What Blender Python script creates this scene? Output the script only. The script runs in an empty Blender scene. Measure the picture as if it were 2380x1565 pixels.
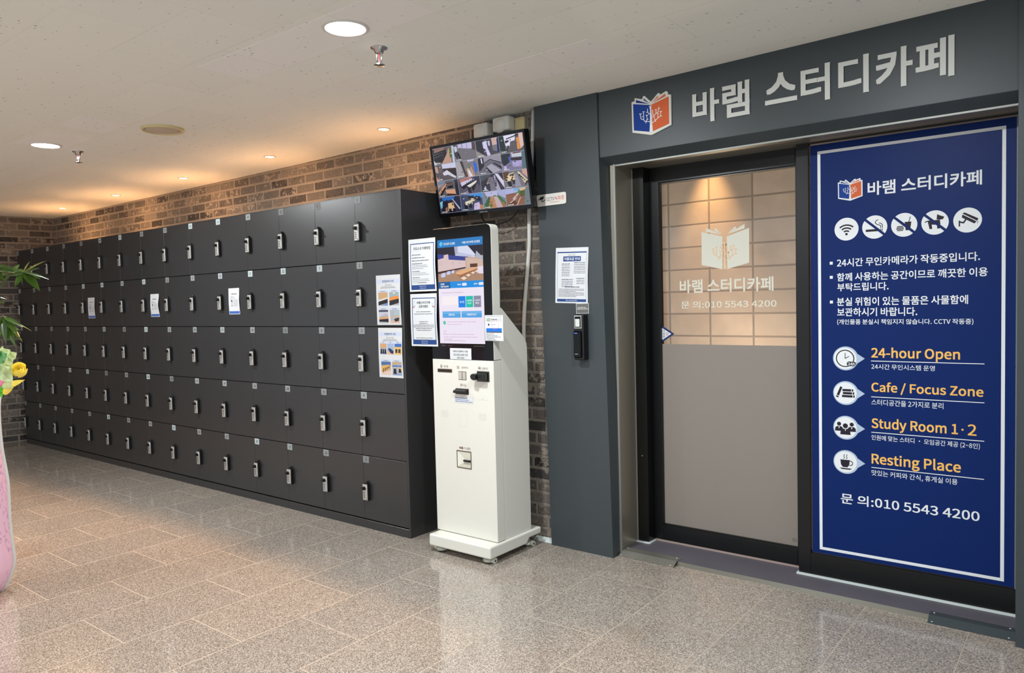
import bpy, bmesh, math, random
from mathutils import Vector, Matrix
from mathutils.geometry import tessellate_polygon
R = random.Random(7)
SC = bpy.context.scene
COL = SC.collection

# ------------------------------------------------------------------ camera
CAM = Vector((3.08877, -2.93195, 1.32914))
F_PX = 1738.949
cam_d = bpy.data.cameras.new('camera')
cam = bpy.data.objects.new('camera', cam_d)
COL.objects.link(cam)
cr = Vector((0.78630691, 0.61735236, -0.0244439))
cu = Vector((-0.00852546, 0.05040164, 0.99869264))
cf = Vector((-0.61777727, 0.78507053, -0.04489437))
cam.matrix_world = Matrix(((cr.x, cu.x, -cf.x, CAM.x), (cr.y, cu.y, -cf.y, CAM.y), (cr.z, cu.z, -cf.z, CAM.z), (0, 0, 0, 1)))
cam_d.sensor_fit = 'HORIZONTAL'
cam_d.sensor_width = 36.0
cam_d.lens = F_PX / 2380 * 36
cam_d.clip_start = 0.02
SC.camera = cam

# ------------------------------------------------------------------ world, view
w = bpy.data.worlds.new('world')
SC.world = w
w.use_nodes = True
w.node_tree.nodes['Background'].inputs[0].default_value = (0.86, 0.92, 1.0, 1)
w.node_tree.nodes['Background'].inputs[1].default_value = 0.92
SC.view_settings.view_transform = 'Standard'
SC.view_settings.look = 'None'
SC.view_settings.gamma = 1
SC.view_settings.exposure = 0.0
SC.view_settings.use_curve_mapping = False

LED_W = 39.0          # watts of one cool white ceiling lamp
SPOT_W = 128.0         # watts of one warm spot
LED_POS = [(0.845, -1.049), (-1.988, -1.043), (2.35, -1.20), (0.845, -3.9), (-1.988, -3.9)]  # first two are in view; the other three are added for brightness
SPOT_POS = [(-0.248, 0.132), (-1.365, 0.111), (-2.533, 0.124), (-3.729, 0.150), (-4.883, 0.155)]


def zc(x):
    pts = [(-7, 2.36), (-6, 2.36), (-1.5, 2.364), (0, 2.376), (1.5, 2.384), (2.8, 2.402), (5, 2.43), (7, 2.45)]
    for (a, za), (b, zb) in zip(pts, pts[1:]):
        if x <= b:
            return za + (zb - za) * (x - a) / (b - a)
    return pts[-1][1]


def light(name, kind, loc, energy, color, parent=None, **kw):
    d = bpy.data.lights.new(name, kind)
    d.energy = energy
    d.color = color
    for k, v in kw.items():
        setattr(d, k, v)
    o = bpy.data.objects.new(name, d)
    COL.objects.link(o)
    o.location = Vector(loc) - (org(parent) if parent else Vector())
    o.parent = parent
    return o


# ------------------------------------------------------------------ helpers
ORG = {}


def org(o):
    return ORG[o.name] if o is not None else Vector()


def thing(name, label, cat, loc=(0, 0, 0), group=None, kind=None):
    o = bpy.data.objects.new(name, None)
    COL.objects.link(o)
    o.empty_display_size = 0.05
    o.location = loc
    ORG[o.name] = Vector(loc)
    tag(o, label, cat, group, kind)
    return o


def tag(o, label=None, cat=None, group=None, kind=None):
    if label: o['label'] = label
    if cat: o['category'] = cat
    if group: o['group'] = group
    if kind: o['kind'] = kind
    return o


def S(r, g, b):
    def f(v):
        v = v / 255.0
        return v / 12.92 if v <= 0.04045 else ((v + 0.055) / 1.055) ** 2.4
    return (f(r), f(g), f(b), 1.0)


class MB:
    def __init__(self):
        self.v = []; self.f = []; self.m = []; self.sm = []

    def add(self, vs, fs, m=0, smooth=False):
        b = len(self.v)
        self.v += [Vector(x) for x in vs]
        for f in fs:
            self.f.append([b + i for i in f]); self.m.append(m); self.sm.append(smooth)
        return self

    def bm(self, bm, m=0, smooth=False):
        bm.verts.index_update()
        return self.add([x.co.copy() for x in bm.verts], [[q.index for q in f.verts] for f in bm.faces], m, smooth)

    def box(self, x0, x1, y0, y1, z0, z1, m=0, bev=0.0, seg=2):
        bm = bmesh.new()
        bmesh.ops.create_cube(bm, size=1)
        for q in bm.verts:
            q.co = Vector(((x0 + x1) / 2 + q.co.x * (x1 - x0), (y0 + y1) / 2 + q.co.y * (y1 - y0), (z0 + z1) / 2 + q.co.z * (z1 - z0)))
        if bev > 0:
            bmesh.ops.bevel(bm, geom=list(bm.edges), offset=bev, segments=seg, affect='EDGES', profile=0.5)
        self.bm(bm, m); bm.free()
        return self

    def prism(self, pts, axis, a, b, m=0, bev=0.0, seg=2):
        # closed outline extruded along an axis ('x': pts are (y, z); 'y': (x, z); 'z': (x, y))
        def P(p, t):
            return {'x': (t, p[0], p[1]), 'y': (p[0], t, p[1]), 'z': (p[0], p[1], t)}[axis]
        bm = bmesh.new()
        va = [bm.verts.new(P(p, a)) for p in pts]; vb = [bm.verts.new(P(p, b)) for p in pts]
        n = len(pts)
        bm.faces.new(va); bm.faces.new(vb[::-1])
        for i in range(n):
            bm.faces.new((va[i], vb[i], vb[(i + 1) % n], va[(i + 1) % n]))
        bmesh.ops.recalc_face_normals(bm, faces=list(bm.faces))
        if bev > 0:
            bmesh.ops.bevel(bm, geom=list(bm.edges), offset=bev, segments=seg, affect='EDGES', profile=0.5)
        bmesh.ops.triangulate(bm, faces=[f for f in bm.faces if len(f.verts) > 4])
        self.bm(bm, m); bm.free()
        return self

    def cyl(self, p0, p1, r0, r1=None, n=20, m=0, caps=True, smooth=True):
        r1 = r0 if r1 is None else r1
        p0 = Vector(p0); p1 = Vector(p1); d = (p1 - p0).normalized()
        a = d.orthogonal().normalized(); b = d.cross(a)
        A = [p0 + (a * math.cos(t) + b * math.sin(t)) * r0 for t in [2 * math.pi * i / n for i in range(n)]]
        B = [p1 + (a * math.cos(t) + b * math.sin(t)) * r1 for t in [2 * math.pi * i / n for i in range(n)]]
        self.add(A + B, [(i, (i + 1) % n, n + (i + 1) % n, n + i) for i in range(n)], m, smooth)
        if caps:
            self.add(A, [list(range(n))[::-1]], m); self.add(B, [list(range(n))], m)
        return self

    def lathe(self, prof, c, n=32, m=0, smooth=True, axis=(0, 0, 1), wob=None):
        ax = Vector(axis).normalized(); a = ax.orthogonal().normalized(); b = ax.cross(a); c = Vector(c)
        vs = []
        for k, (r, h) in enumerate(prof):
            for i in range(n):
                t = 2 * math.pi * i / n
                rr = r * (wob(t, k) if wob else 1)
                vs.append(c + (a * math.cos(t) + b * math.sin(t)) * rr + ax * h)
        fs = [(k * n + i, k * n + (i + 1) % n, (k + 1) * n + (i + 1) % n, (k + 1) * n + i) for k in range(len(prof) - 1) for i in range(n)]
        return self.add(vs, fs, m, smooth)

    def tube(self, pts, r, n=8, m=0, sub=6):
        pts = [Vector(p) for p in pts]
        if len(pts) > 2 and sub > 1:
            q = [pts[0]] + pts + [pts[-1]]; out = []
            for i in range(1, len(q) - 2):
                p0, p1, p2, p3 = q[i - 1], q[i], q[i + 1], q[i + 2]
                for k in range(sub):
                    t = k / sub
                    out.append(0.5 * ((2 * p1) + (p2 - p0) * t + (2 * p0 - 5 * p1 + 4 * p2 - p3) * t * t + (3 * p1 - p0 - 3 * p2 + p3) * t ** 3))
            pts = out + [pts[-1]]
        rr = r if isinstance(r, (list, tuple)) else [r] * len(pts)
        if len(rr) != len(pts):
            rr = [rr[0] + (rr[-1] - rr[0]) * i / (len(pts) - 1) for i in range(len(pts))]
        up = None; rings = []
        for i, p in enumerate(pts):
            d = (pts[min(i + 1, len(pts) - 1)] - pts[max(i - 1, 0)])
            d = d.normalized() if d.length > 1e-9 else Vector((0, 0, 1))
            a = d.orthogonal().normalized() if up is None else (up - d * up.dot(d)).normalized()
            up = a; b = d.cross(a)
            rings += [p + (a * math.cos(2 * math.pi * k / n) + b * math.sin(2 * math.pi * k / n)) * rr[i] for k in range(n)]
        L = len(pts)
        fs = [(i * n + k, i * n + (k + 1) % n, (i + 1) * n + (k + 1) % n, (i + 1) * n + k) for i in range(L - 1) for k in range(n)]
        self.add(rings, fs, m, True)
        self.add(rings[:n], [list(range(n))[::-1]], m); self.add(rings[-n:], [list(range(n))], m)
        return self

    def build(self, name, mats, parent=None, at=None):
        if not isinstance(mats, (list, tuple)): mats = [mats]
        o0 = org(parent) if parent is not None else Vector(at or (0, 0, 0))
        me = bpy.data.meshes.new(name)
        me.from_pydata([tuple(q - o0) for q in self.v], [], self.f)
        for mt in mats: me.materials.append(mt)
        me.polygons.foreach_set('material_index', self.m)
        me.polygons.foreach_set('use_smooth', self.sm)
        me.update()
        o = bpy.data.objects.new(name, me)
        COL.objects.link(o)
        if parent is not None: o.parent = parent
        else: o.location = o0
        ORG[o.name] = o0
        return o


# ------------------------------------------------------------------ node materials
class NT:
    def __init__(self, name):
        self.mat = bpy.data.materials.new(name); self.mat.use_nodes = True
        self.t = self.mat.node_tree; self.t.nodes.clear()
        self.out = self.n('ShaderNodeOutputMaterial')

    def n(self, typ, **kw):
        x = self.t.nodes.new(typ)
        for k, v in kw.items(): setattr(x, k, v)
        return x

    def l(self, a, b): self.t.links.new(a, b)

    def put(self, sock, v):
        if hasattr(v, 'node'): self.l(v, sock)
        elif v is not None: sock.default_value = v

    def math(self, op, a, b=None, c=None, clamp=False):
        x = self.n('ShaderNodeMath', operation=op, use_clamp=clamp)
        for i, v in enumerate((a, b, c)):
            if v is not None: self.put(x.inputs[i], v)
        return x.outputs[0]

    def mix(self, fac, a, b, mode='MIX'):
        x = self.n('ShaderNodeMix', data_type='RGBA', blend_type=mode)
        self.put(x.inputs[0], fac); self.put(x.inputs[6], a); self.put(x.inputs[7], b)
        return x.outputs[2]

    def ramp(self, fac, stops, interp='LINEAR'):
        x = self.n('ShaderNodeValToRGB'); e = x.color_ramp; e.interpolation = interp
        while len(e.elements) < len(stops): e.elements.new(0.5)
        for el, (p, c) in zip(e.elements, stops): el.position = p; el.color = c
        self.l(fac, x.inputs[0]); return x.outputs[0]

    def noise(self, vec, scale, detail=3, rough=0.55):
        x = self.n('ShaderNodeTexNoise'); x.inputs['Scale'].default_value = scale
        x.inputs['Detail'].default_value = detail; x.inputs['Roughness'].default_value = rough
        if vec is not None: self.l(vec, x.inputs['Vector'])
        return x.outputs[0]

    def white(self, x_, y_, z_=0.0):
        c = self.n('ShaderNodeCombineXYZ'); self.put(c.inputs[0], x_); self.put(c.inputs[1], y_); self.put(c.inputs[2], z_)
        q = self.n('ShaderNodeTexWhiteNoise', noise_dimensions='3D'); self.l(c.outputs[0], q.inputs[0])
        return q.outputs[0]

    def bsdf(self, base=None, rough=0.5, metal=0.0, spec=0.5, bump=None, strength=0.3, dist=0.01, **kw):
        b = self.n('ShaderNodeBsdfPrincipled')
        self.put(b.inputs['Base Color'], base); self.put(b.inputs['Roughness'], rough); self.put(b.inputs['Metallic'], metal)
        self.put(b.inputs['Specular IOR Level'], spec)
        for k, v in kw.items(): self.put(b.inputs[k], v)
        if bump is not None:
            q = self.n('ShaderNodeBump'); q.inputs['Strength'].default_value = strength; q.inputs['Distance'].default_value = dist
            self.l(bump, q.inputs['Height']); self.l(q.outputs[0], b.inputs['Normal'])
        return b.outputs[0]

    def fin(self, sh): self.l(sh, self.out.inputs[0]); return self.mat


def simple(name, rgb, rough=0.5, metal=0.0, spec=0.5, grain=0.0, gscale=300, var=0.0):
    t = NT(name); base = S(*rgb); tc = t.n('ShaderNodeTexCoord').outputs['Object']
    if var:
        base = t.mix(t.noise(tc, 6, 4), tuple(c * (1 - var) for c in base[:3]) + (1,), tuple(min(1, c * (1 + var)) for c in base[:3]) + (1,))
    b = t.noise(tc, gscale, 2) if grain else None
    return t.fin(t.bsdf(base, rough, metal, spec, b, grain, 0.002))


def emis(name, rgb, s):
    t = NT(name); e = t.n('ShaderNodeEmission'); e.inputs[0].default_value = S(*rgb); e.inputs[1].default_value = s
    return t.fin(e.outputs[0])


def cells(t, u, v, bw, bh, off, m, wob=None, soft=0.003, rowjit=0.0):
    """running-bond cell layout: returns (inside mask, column id, row id)"""
    U = t.math('DIVIDE', u, bw); V = t.math('DIVIDE', v, bh)
    row = t.math('FLOOR', V)
    if off:
        U = t.math('ADD', U, t.math('MULTIPLY', t.math('PINGPONG', row, 1.0), off))
    if rowjit:
        U = t.math('ADD', U, t.math('MULTIPLY', t.white(row, 3.7), rowjit))
    cid = t.math('FLOOR', U)
    fu = t.math('FRACT', U); fv = t.math('FRACT', V)
    du = t.math('MULTIPLY', t.math('MINIMUM', fu, t.math('SUBTRACT', 1.0, fu)), bw)
    dv = t.math('MULTIPLY', t.math('MINIMUM', fv, t.math('SUBTRACT', 1.0, fv)), bh)
    d = t.math('MINIMUM', du, dv)
    if wob is not None: d = t.math('ADD', d, wob)
    mr = t.n('ShaderNodeMapRange', interpolation_type='SMOOTHSTEP')
    t.l(d, mr.inputs[0]); mr.inputs[1].default_value = m / 2; mr.inputs[2].default_value = m / 2 + soft
    return mr.outputs[0], cid, row


def brick_material():
    t = NT('old_brick'); tc = t.n('ShaderNodeTexCoord').outputs['Object']
    s = t.n('ShaderNodeSeparateXYZ'); t.l(tc, s.inputs[0])
    wob = t.math('MULTIPLY', t.math('SUBTRACT', t.noise(tc, 45, 3), 0.5), 0.006)
    mask, cid, row = cells(t, s.outputs[0], s.outputs[2], 0.207, 0.0672, 0.5, 0.0145, wob, 0.0025, 0.25)
    r1 = t.white(cid, row, 1.3); r2 = t.white(cid, row, 8.1)
    body = t.ramp(r1, [(0.0, S(54, 52, 51)), (0.2, S(84, 79, 75)), (0.4, S(102, 95, 88)), (0.6, S(88, 84, 80)), (0.8, S(114, 106, 98)), (1.0, S(72, 69, 67))])
    fine = t.noise(tc, 120, 4, 0.65)
    body = t.mix(0.55, body, t.ramp(fine, [(0.3, (0.25, 0.25, 0.25, 1)), (0.7, (0.95, 0.95, 0.95, 1))]), 'OVERLAY')
    # pale lime patches and dark kiln marks
    sh = t.n('ShaderNodeVectorMath', operation='ADD'); t.l(tc, sh.inputs[0])
    cb = t.n('ShaderNodeCombineXYZ'); t.l(t.math('MULTIPLY', r2, 50), cb.inputs[1]); t.l(cb.outputs[0], sh.inputs[1])
    pn = t.noise(sh.outputs[0], 26, 5, 0.7)
    pale = t.math('MULTIPLY', t.ramp(t.math('ADD', pn, t.math('MULTIPLY', r2, 0.14)), [(0.63, (0, 0, 0, 1)), (0.70, (1, 1, 1, 1))]), 0.6)
    body = t.mix(pale, body, S(176, 162, 145))
    dn = t.noise(sh.outputs[0], 33, 5, 0.7)
    dark = t.math('MULTIPLY', t.math('LESS_THAN', t.math('ADD', dn, t.math('MULTIPLY', r1, 0.2)), 0.44), 0.85)
    body = t.mix(dark, body, S(52, 47, 46))
    mort = t.mix(t.noise(tc, 150, 3), S(128, 120, 110), S(148, 139, 128))
    colr = t.mix(mask, mort, body)
    h = t.math('ADD', t.math('MULTIPLY', mask, 0.8), t.math('MULTIPLY', t.noise(tc, 90, 4), 0.45))
    return t.fin(t.bsdf(colr, 0.88, 0, 0.25, h, 0.8, 0.008))


def block_material():
    t = NT('concrete_block'); tc = t.n('ShaderNodeTexCoord').outputs['Object']
    s = t.n('ShaderNodeSeparateXYZ'); t.l(tc, s.inputs[0])
    u = t.math('ADD', s.outputs[0], 0.033); v = t.math('ADD', s.outputs[2], 0.010)
    mask, cid, row = cells(t, u, v, 0.391, 0.2, 0, 0.011, None, 0.004)
    r1 = t.white(cid, row, 2.2)
    big = t.noise(tc, 5, 4)
    col = t.mix(r1, S(150, 142, 134), S(176, 167, 158))
    col = t.mix(t.ramp(big, [(0.35, (0, 0, 0, 1)), (0.65, (1, 1, 1, 1))]), col, S(160, 150, 142))
    pit = t.math('GREATER_THAN', t.noise(tc, 140, 2), 0.68)
    col = t.mix(t.math('MULTIPLY', pit, 0.4), col, S(92, 86, 82))
    col = t.mix(mask, S(120, 112, 104), col)
    return t.fin(t.bsdf(col, 0.9, 0, 0.2, t.math('ADD', mask, t.math('MULTIPLY', t.noise(tc, 160, 3), 0.3)), 0.6, 0.006))


def floor_material():
    t = NT('granite_tiles'); tc = t.n('ShaderNodeTexCoord').outputs['Object']
    s = t.n('ShaderNodeSeparateXYZ'); t.l(tc, s.inputs[0])
    u = t.math('ADD', s.outputs[1], 0.1700); v = t.math('SUBTRACT', s.outputs[0], 0.013)
    mask, cid, row = cells(t, u, v, 0.57, 0.3835, 0.5, 0.0024, None, 0.0014)
    r1 = t.white(cid, row, 4.4)
    n1 = t.noise(tc, 190, 3, 0.6); n2 = t.noise(tc, 90, 3, 0.6)
    vo = t.n('ShaderNodeTexVoronoi'); vo.inputs['Scale'].default_value = 280; t.l(tc, vo.inputs['Vector'])
    vs = t.n('ShaderNodeSeparateColor'); t.l(vo.outputs['Color'], vs.inputs[0])
    grain = t.math('ADD', t.math('MULTIPLY', n1, 0.55), t.math('MULTIPLY', vs.outputs[0], 0.45))
    g = t.ramp(grain, [(0.22, S(92, 86, 78)), (0.36, S(126, 118, 109)), (0.52, S(156, 148, 137)), (0.66, S(184, 175, 163)), (0.8, S(210, 203, 190))])
    g = t.mix(t.math('MULTIPLY', t.math('GREATER_THAN', n2, 0.6), 0.35), g, S(166, 138, 124))
    tint = t.mix(r1, (0.93, 0.93, 0.94, 1), (1.05, 1.02, 1.0, 1))
    g = t.mix(1.0, g, tint, 'MULTIPLY')
    # a few worn, browner stains
    st = t.ramp(t.noise(tc, 1.7, 4, 0.6), [(0.60, (0, 0, 0, 1)), (0.78, (1, 1, 1, 1))])
    g = t.mix(t.math('MULTIPLY', st, 0.45), g, S(134, 112, 92))
    col = t.mix(mask, S(172, 160, 143), g)
    rough = t.math('ADD', t.math('MULTIPLY', t.math('SUBTRACT', 1.0, mask), 0.5), t.math('ADD', 0.07, t.math('MULTIPLY', t.noise(tc, 7, 3), 0.08)))
    return t.fin(t.bsdf(col, rough, 0, 0.95, mask, 0.10, 0.001))


def ceiling_material(name, base, k=1.0):
    t = NT(name); tc = t.n('ShaderNodeTexCoord').outputs['Object']
    mp = t.n('ShaderNodeMapping'); t.l(tc, mp.inputs[0]); mp.inputs['Scale'].default_value = (34, 60, 40); mp.inputs['Rotation'].default_value = (0, 0, 0.2)
    vo = t.n('ShaderNodeTexVoronoi'); vo.inputs['Scale'].default_value = 1.0; t.l(mp.outputs[0], vo.inputs['Vector'])
    vs = t.n('ShaderNodeSeparateColor'); t.l(vo.outputs['Color'], vs.inputs[0])
    size = t.math('MULTIPLY', t.math('MAXIMUM', t.math('SUBTRACT', vs.outputs[0], 0.72), 0.0), 0.95)
    nz = t.math('MULTIPLY', t.math('SUBTRACT', t.noise(tc, 260, 2), 0.5), 0.16)
    spot = t.math('LESS_THAN', t.math('ADD', vo.outputs['Distance'], nz), size)
    dens = t.ramp(t.noise(tc, 1.2, 3), [(0.35, (0.25, 0.25, 0.25, 1)), (0.6, (1, 1, 1, 1))])
    fac = t.math('MULTIPLY', t.math('MULTIPLY', spot, dens), 0.52 * k)
    col = t.mix(fac, S(*base), S(112, 102, 92))
    s = t.n('ShaderNodeSeparateXYZ'); t.l(tc, s.inputs[0])
    u = t.math('ADD', s.outputs[0], 0.006); v = t.math('ADD', s.outputs[1], 0.322)
    m2, cid, row = cells(t, u, v, 0.6, 0.3, 0.5, 0.0012, None, 0.002)
    seam = t.math('MULTIPLY', t.math('SUBTRACT', 1.0, m2), t.math('MULTIPLY', t.math('GREATER_THAN', t.white(cid, row, 1.0), 0.45), 0.16))
    col = t.mix(seam, col, S(130, 120, 108))
    col = t.mix(t.white(cid, row, 5.0), col, t.mix(1.0, col, (0.975, 0.975, 0.98, 1), 'MULTIPLY'))
    h = t.math('SUBTRACT', t.math('MULTIPLY', t.noise(tc, 180, 3), 0.3), spot)
    return t.fin(t.bsdf(col, 0.92, 0, 0.15, h, 0.25, 0.003))


def glass_material():
    t = NT('clear_glass')
    tr = t.n('ShaderNodeBsdfTransparent'); tr.inputs[0].default_value = (0.93, 0.95, 0.94, 1)
    gl = t.n('ShaderNodeBsdfGlossy'); gl.inputs['Roughness'].default_value = 0.01
    fr = t.n('ShaderNodeFresnel'); fr.inputs[0].default_value = 1.5
    mx = t.n('ShaderNodeMixShader'); t.l(t.math('MULTIPLY', fr.outputs[0], 1.4), mx.inputs[0]); t.l(tr.outputs[0], mx.inputs[1]); t.l(gl.outputs[0], mx.inputs[2])
    return t.fin(mx.outputs[0])


def film_material():
    t = NT('frosted_film')
    d = t.n('ShaderNodeBsdfDiffuse'); d.inputs[0].default_value = S(158, 150, 142)
    tl = t.n('ShaderNodeBsdfTranslucent'); tl.inputs[0].default_value = S(205, 190, 176)
    gl = t.n('ShaderNodeBsdfGlossy'); gl.inputs['Roughness'].default_value = 0.35
    m1 = t.n('ShaderNodeMixShader'); m1.inputs[0].default_value = 0.30; t.l(d.outputs[0], m1.inputs[1]); t.l(tl.outputs[0], m1.inputs[2])
    m2 = t.n('ShaderNodeMixShader'); m2.inputs[0].default_value = 0.05; t.l(m1.outputs[0], m2.inputs[1]); t.l(gl.outputs[0], m2.inputs[2])
    return t.fin(m2.outputs[0])


def attr_material(name, mode, rough=0.55, strength=1.0):
    t = NT(name); a = t.n('ShaderNodeAttribute', attribute_name='ink')
    if mode == 'emit':
        e = t.n('ShaderNodeEmission'); t.l(a.outputs[0], e.inputs[0]); e.inputs[1].default_value = strength
        g = t.n('ShaderNodeBsdfGlossy'); g.inputs['Roughness'].default_value = 0.12; g.inputs[0].default_value = (0.03, 0.03, 0.03, 1)
        ad = t.n('ShaderNodeAddShader'); t.l(e.outputs[0], ad.inputs[0]); t.l(g.outputs[0], ad.inputs[1])
        return t.fin(ad.outputs[0])
    return t.fin(t.bsdf(a.outputs[0], rough, 0, 0.14))


def leaf_material(name, a, b, rough=0.3):
    t = NT(name); tc = t.n('ShaderNodeTexCoord').outputs['Object']
    col = t.mix(t.noise(tc, 14, 3), S(*a), S(*b))
    p = t.bsdf(col, rough, 0, 0.6)
    tl = t.n('ShaderNodeBsdfTranslucent'); t.l(col, tl.inputs[0])
    m = t.n('ShaderNodeMixShader'); m.inputs[0].default_value = 0.3; t.l(p, m.inputs[1]); t.l(tl.outputs[0], m.inputs[2])
    return t.fin(m.outputs[0])


def wrap_material():
    t = NT('pink_wrap'); tc = t.n('ShaderNodeTexCoord').outputs['Object']
    wv = t.n('ShaderNodeTexWave'); wv.inputs['Scale'].default_value = 9; wv.inputs['Distortion'].default_value = 14; wv.inputs['Detail'].default_value = 3
    wv.inputs['Detail Scale'].default_value = 3; t.l(tc, wv.inputs['Vector'])
    ink = t.math('MULTIPLY', t.math('GREATER_THAN', wv.outputs['Fac'], 0.86), t.math('GREATER_THAN', t.noise(tc, 6, 2), 0.47))
    col = t.mix(t.noise(tc, 2.5, 2), S(248, 206, 226), S(226, 206, 238))
    col = t.mix(t.math('MULTIPLY', ink, 0.42), col, S(128, 98, 166))
    p = t.bsdf(col, 0.25, 0, 0.5)
    tl = t.n('ShaderNodeBsdfTranslucent'); t.l(col, tl.inputs[0])
    m = t.n('ShaderNodeMixShader'); m.inputs[0].default_value = 0.25; t.l(p, m.inputs[1]); t.l(tl.outputs[0], m.inputs[2])
    return t.fin(m.outputs[0])


M = dict(
    brick=brick_material(), block=block_material(), floor=floor_material(),
    ceil=ceiling_material('ceiling_board', (244, 244, 236)), ceil_new=ceiling_material('newer_ceiling_board', (248, 246, 242), 1.1),
    locker=simple('charcoal_steel', (44, 44, 45), 0.34, 0, 0.75, 0.05, 420), locker_dark=simple('locker_inside', (22, 22, 23), 0.8),
    clad=simple('slate_grey_laminate', (59, 66, 69), 0.42, 0, 0.45, 0.08, 260),
    kiosk=simple('cream_white_steel', (222, 221, 211), 0.32, 0, 0.5), kiosk_seam=simple('kiosk_seam', (120, 112, 100), 0.6),
    black=simple('black_plastic', (14, 14, 16), 0.4), gloss=simple('black_gloss', (7, 7, 9), 0.08, 0, 0.28),
    frame=simple('black_aluminium', (13, 14, 15), 0.3, 0, 0.4), wheel=simple('pale_caster', (196, 198, 182), 0.45),
    steel=simple('mirror_steel', (168, 160, 144), 0.3, 0.65), plate=simple('steel_plate', (146, 144, 134), 0.4, 0.6, 0.5, 0.0, 0, 0.3),
    steel_edge=simple('steel_edge', (150, 152, 146), 0.45, 0.4), lockface=simple('lock_silver', (206, 204, 198), 0.36, 0.55),
    slate=simple('slate_tile', (92, 88, 96), 0.5, 0, 0.4, 0.05, 60, 0.14), riser=simple('sill_riser', (104, 102, 92), 0.35, 0.4),
    bounce_top=simple('pale_bounce_sheet', (186, 182, 176), 0.6), white=simple('white_plastic', (222, 220, 212), 0.45), conduit=simple('white_conduit', (206, 206, 200), 0.5), seal=simple('white_sealant', (214, 224, 220), 0.5),
    chrome=simple('chrome', (190, 192, 194), 0.15, 1.0), red=simple('red_bulb', (140, 40, 44), 0.2), cream=simple('cream_rim', (214, 200, 152), 0.3),
    grille=simple('speaker_grille', (196, 182, 164), 0.7), lamp_rim=simple('lamp_rim', (216, 200, 180), 0.4),
    led=emis('led_diffuser', (255, 255, 255), 14), warm=emis('warm_bulb', (255, 226, 186), 14),
    glass=glass_material(), film=film_material(), print=attr_material('print', 'diff'), vinyl=attr_material('vinyl_sheet', 'diff', 0.42),
    screen=attr_material('screen', 'emit', strength=0.92), blue_led=emis('blue_led', (70, 120, 255), 2.5),
    leaf=leaf_material('leaf_green', (40, 74, 26), (84, 112, 44), 0.18), leaf_y=leaf_material('leaf_yellow', (150, 150, 84), (128, 140, 66), 0.25),
    bark=simple('stem_green', (96, 92, 58), 0.7), petal=leaf_material('yellow_petal', (255, 236, 70), (255, 244, 140), 0.4),
    crepe=leaf_material('pale_green_crepe', (196, 222, 160), (222, 236, 196), 0.55), crepe_d=leaf_material('green_crepe', (96, 168, 108), (140, 194, 130), 0.55),
    wrap=wrap_material(), wrap_edge=leaf_material('wrap_edge', (232, 240, 240), (214, 232, 228), 0.25), pot=simple('clay_pot', (116, 84, 66), 0.7),
    inner=simple('inner_plaster', (226, 216, 204), 0.8), innerfloor=simple('inner_floor', (150, 132, 116), 0.35), soil=simple('soil', (50, 40, 32), 0.9),
)

# ------------------------------------------------------------------ flat prints (paper, screens, vinyl)
GL = {}
FD = bpy.utils.system_resource('DATAFILES', path='fonts')
FONTS = {}
for k_, f_ in (('sans', 'Noto Sans CJK Regular.woff2'),):      # a font that ships with Blender
    try: FONTS[k_] = bpy.data.fonts.load(FD + '/' + f_)
    except Exception: FONTS[k_] = None


def glyphs(body, bold=0.0):
    """outline of a word as flat faces (x, y, copy); bold thickens the strokes with shifted copies a hair apart"""
    k = (body, bold)
    if k not in GL:
        c = bpy.data.curves.new('tmp', 'FONT'); c.body = body; c.resolution_u = 3
        fo = FONTS['sans']
        if fo: c.font = fo
        kf = 0.35 if fo else 1.0
        c.offset = 0.0
        o = bpy.data.objects.new('tmp', c); COL.objects.link(o)
        dg = bpy.context.evaluated_depsgraph_get()
        me = bpy.data.meshes.new_from_object(o.evaluated_get(dg))
        v0 = [(q.co.x, q.co.y) for q in me.vertices]; f0 = [list(p.vertices) for p in me.polygons]
        bpy.data.objects.remove(o); bpy.data.curves.remove(c); bpy.data.meshes.remove(me)
        vs, fs = [(x, y, 0) for x, y in v0], list(f0)
        e = bold * kf
        if e > 0.0005:
            for i, (dx, dy) in enumerate(((-e, -e), (e, -e), (e, e), (-e, e))):
                n = len(vs); vs += [(x + dx, y + dy, i + 1) for x, y in v0]; fs += [[q + n for q in f] for f in f0]
        xs = [q[0] for q in vs] or [0]; ys = [q[1] for q in vs] or [0]
        GL[k] = (vs, fs, min(xs), max(xs), min(ys), max(ys))
    return GL[k]


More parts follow.
